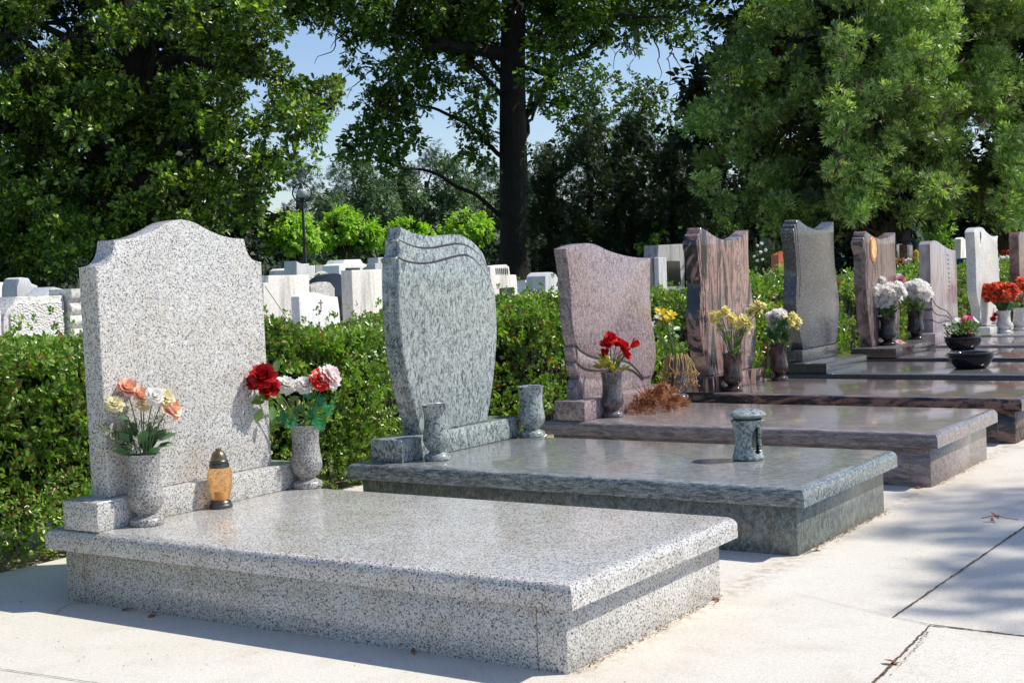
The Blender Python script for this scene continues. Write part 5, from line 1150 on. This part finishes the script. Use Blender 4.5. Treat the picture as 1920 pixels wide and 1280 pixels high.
# bright deciduous at far right and bright bushes
cl = fill([(1840, -200), (2100, -200), (2100, 300), (1900, 280), (1850, 150)], 46, 27, 1.5, 26, 40)
tree('maple_tree', 'bright green broad-leaved tree behind the thuja at the top right corner', [ground_at(1960, 27), above(1960, 100, 27)], cl, 120, .2, LEAFS, MAT['bright'], MAT['bark'], trunk_r=.2, limbs=12)
def bush(u, v, ru, rv, d, mat, label, n=10, dens=160, size=.16, temps=LEAFS, name='bush', cat='bush', group=None):
    cl = [pc(u+random.uniform(-.7, .7)*ru, v+random.uniform(-.6, .6)*rv, d+random.uniform(-.5, .5), ru*.5, rv*.5) for _ in range(n)]
    g_ = ground_at(u, d); return tree(name, label, [g_, above(u, v, d)], cl, dens, size, temps, mat, MAT['bark2'], group, .05, 5, cat=cat)
bush(1335, 432, 50, 26, 33, MAT['bright'], 'yellow-green bush seen above the banded headstone')
bush(1415, 400, 36, 30, 36, MAT['far'], 'soft green bush behind the banded headstone')
bush(1745, 415, 45, 45, 40, MAT['bright'], 'bright lime bush lit by the sun above the pale mauve headstone', 14)
bush(1870, 410, 30, 60, 34, MAT['bright'], 'bright green young tree right of the pale grey headstone', 14)
bush(1430, 500, 45, 45, 22, MAT['flowerleafl'], 'rose bush with pale blooms between the banded and dark grey headstones', 12, 300, .08)
bush(1235, 470, 30, 60, 27, MAT['bright'], 'sunlit yellow-green bush between the yews', 4, 70)
bush(1005, 455, 30, 14, 33, MAT['bright'], 'sunlit twig of yellow-green leaves right of the oak trunk', 3, 60)
bush(615, 498, 30, 12, 40, MAT['bright'], 'low lime bush below the second globe tree', 6)
bush(1905, 500, 40, 16, 24, MAT['bright'], 'low bright ground plants beside the red-brown headstone', 6)
bush(90, 470, 60, 60, 30, MAT['darkwood'], 'dark shrub behind the far left memorial', 14, 160, .2)
# globe catalpas
for k, (u, v, ru, rv, d, lb) in enumerate(((546, 446, 60, 60, 52, 'lime-green globe tree behind the street lamp'), (655, 440, 62, 60, 55, 'roundest lime-green globe tree, second from the street lamp'), (768, 452, 54, 50, 60, 'lime-green globe tree behind the draped headstone'), (877, 438, 52, 50, 57, 'lime-green globe tree just left of the oak trunk'))):
    kk = d/F_PX; c = at(u, v, d); cl = []
    for q in range(70):
        a = rng.normal(size=3); a /= np.linalg.norm(a); a[2] = abs(a[2])*1.15-.3
        cl.append((c+a*np.array([ru*.8, ru*.8, rv*.82])*kk*random.uniform(.85, 1), (ru*.2*kk, ru*.2*kk, rv*.16*kk)))
    root = tree('globe_catalpa', lb, [ground_at(u, d), above(u, v+10, d)], cl, 190, .27, LEAFS, MAT['catalpa'], MAT['bark2'], 'lime-green globe trees in a row', .13, 8, droop=.9, shell=3, inner=([(c, (ru*.6*kk, ru*.6*kk, rv*.55*kk))], 60, .4, MAT['darkwood']))
# distant wood, tree by tree
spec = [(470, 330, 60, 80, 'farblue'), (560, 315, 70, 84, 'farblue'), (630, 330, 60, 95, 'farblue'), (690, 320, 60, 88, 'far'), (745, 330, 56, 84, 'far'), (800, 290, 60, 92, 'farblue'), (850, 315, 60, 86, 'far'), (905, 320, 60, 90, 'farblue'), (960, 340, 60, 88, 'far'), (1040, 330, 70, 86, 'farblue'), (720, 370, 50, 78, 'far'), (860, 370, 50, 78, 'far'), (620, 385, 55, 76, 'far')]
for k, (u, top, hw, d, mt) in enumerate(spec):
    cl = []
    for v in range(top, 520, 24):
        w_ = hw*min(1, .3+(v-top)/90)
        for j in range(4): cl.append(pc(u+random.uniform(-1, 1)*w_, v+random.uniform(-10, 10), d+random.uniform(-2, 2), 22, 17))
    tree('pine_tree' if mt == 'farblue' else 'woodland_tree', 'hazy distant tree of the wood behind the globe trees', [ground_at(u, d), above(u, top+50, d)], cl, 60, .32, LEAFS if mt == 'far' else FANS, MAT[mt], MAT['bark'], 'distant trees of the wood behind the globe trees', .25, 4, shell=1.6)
# dark woods behind left and right
for k, (u0, u1, top, d, nn) in enumerate(((-300, -60, 200, 46, 2), (-60, 120, 330, 44, 2), (100, 300, 300, 48, 2), (280, 480, 360, 50, 2), (960, 1150, 380, 58, 2), (1150, 1350, 300, 56, 2), (1340, 1560, 330, 60, 2), (1560, 1700, 300, 62, 2), (1770, 1860, 300, 66, 1), (1890, 2200, 330, 60, 2))):
    cl = fill([(u0, 545), (u0, top+40), ((u0+u1)/2, top), (u1, top+40), (u1, 545)], 34, d, 2, 26, 40)
    uc = (u0+u1)/2
    lb = ('left frame edge', 'blue-grey rugged memorial', 'left oak trunk', 'nearest headstone peak', 'big oak trunk', 'shaded tomb', 'dark grey headstone', 'leaning trunk', 'blue bin', 'right frame edge')[k]
    tree('woodland_tree', 'dark shaded tree of the background wood, behind the '+lb, [ground_at(uc, d), above(uc, top+80, d)], cl, 26, .5, LEAFS, MAT['darkwood'], MAT['bark'], None, .25, 5, shell=1.5)
# distant hill of woods closing the horizon
hm = MB(); nseg = 90
for k in range(nseg): pass
vs = []; fs = []
for k in range(nseg+1):
    a = radians(33.66)+radians(-40)+radians(80)*k/nseg; R0 = 190
    x = CAM[0]-sin(a)*R0; y = CAM[1]+cos(a)*R0; hgt = 9+3*sin(k*.9)+2*sin(k*2.3+1)+random.uniform(-.8, .8); vs += [(x, y, -3), (x-sin(a)*6, y+cos(a)*6, hgt)]
for k in range(nseg): fs.append((2*k, 2*k+2, 2*k+3, 2*k+1))
hm.add(vs, fs); hl = hm.build('hills', plain('far_wooded_hill', (.05, .085, .05), .95, var=.5, scale=.35), sm=False); tag(hl, kind='structure')

# tree on the far side of the path (outside the frame) whose boughs shade the paving
S_ = np.array([SUN.x, SUN.y, SUN.z])/SUN.z
cl = []
for (u, v, h, r) in ((1915, 925, 9.5, .11), (1800, 940, 9.2, .06), (1730, 1000, 9.0, .07), (1790, 1006, 9.6, .10), (1860, 1008, 9.4, .14), (1940, 1014, 9.2, .16), (1830, 1060, 8.8, .12), (1890, 1062, 9.2, .16), (1950, 1080, 9.4, .2), (1820, 1098, 9.2, .12), (1900, 1112, 9.0, .16), (1860, 1142, 9.0, .10), (1935, 1146, 9.4, .16), (2060, 1060, 9, .2)):
    cl.append((onz(u, v, 0)+S_*h, (r*1.6, r*1.1, r*.6)))
tb = (11.2, 8.2, 0)
for _ in range(26): 
    a = random.uniform(0, 2*pi); cl.append((np.array([11.6+cos(a)*random.uniform(.3, 1.3), 8.6+sin(a)*random.uniform(.3, 1.3), random.uniform(9, 12)]), (.7, .7, .6)))
tree('pine_tree', 'pine beyond the path, outside the frame, whose boughs shade the paving at the right', [tb, (11.2, 8.2, 5), (11.1, 8.1, 11)], cl, 420, .16, FANS, MAT['thuja'], MAT['bark'], None, .22, 12, shell=1.5, limb_r=.1)
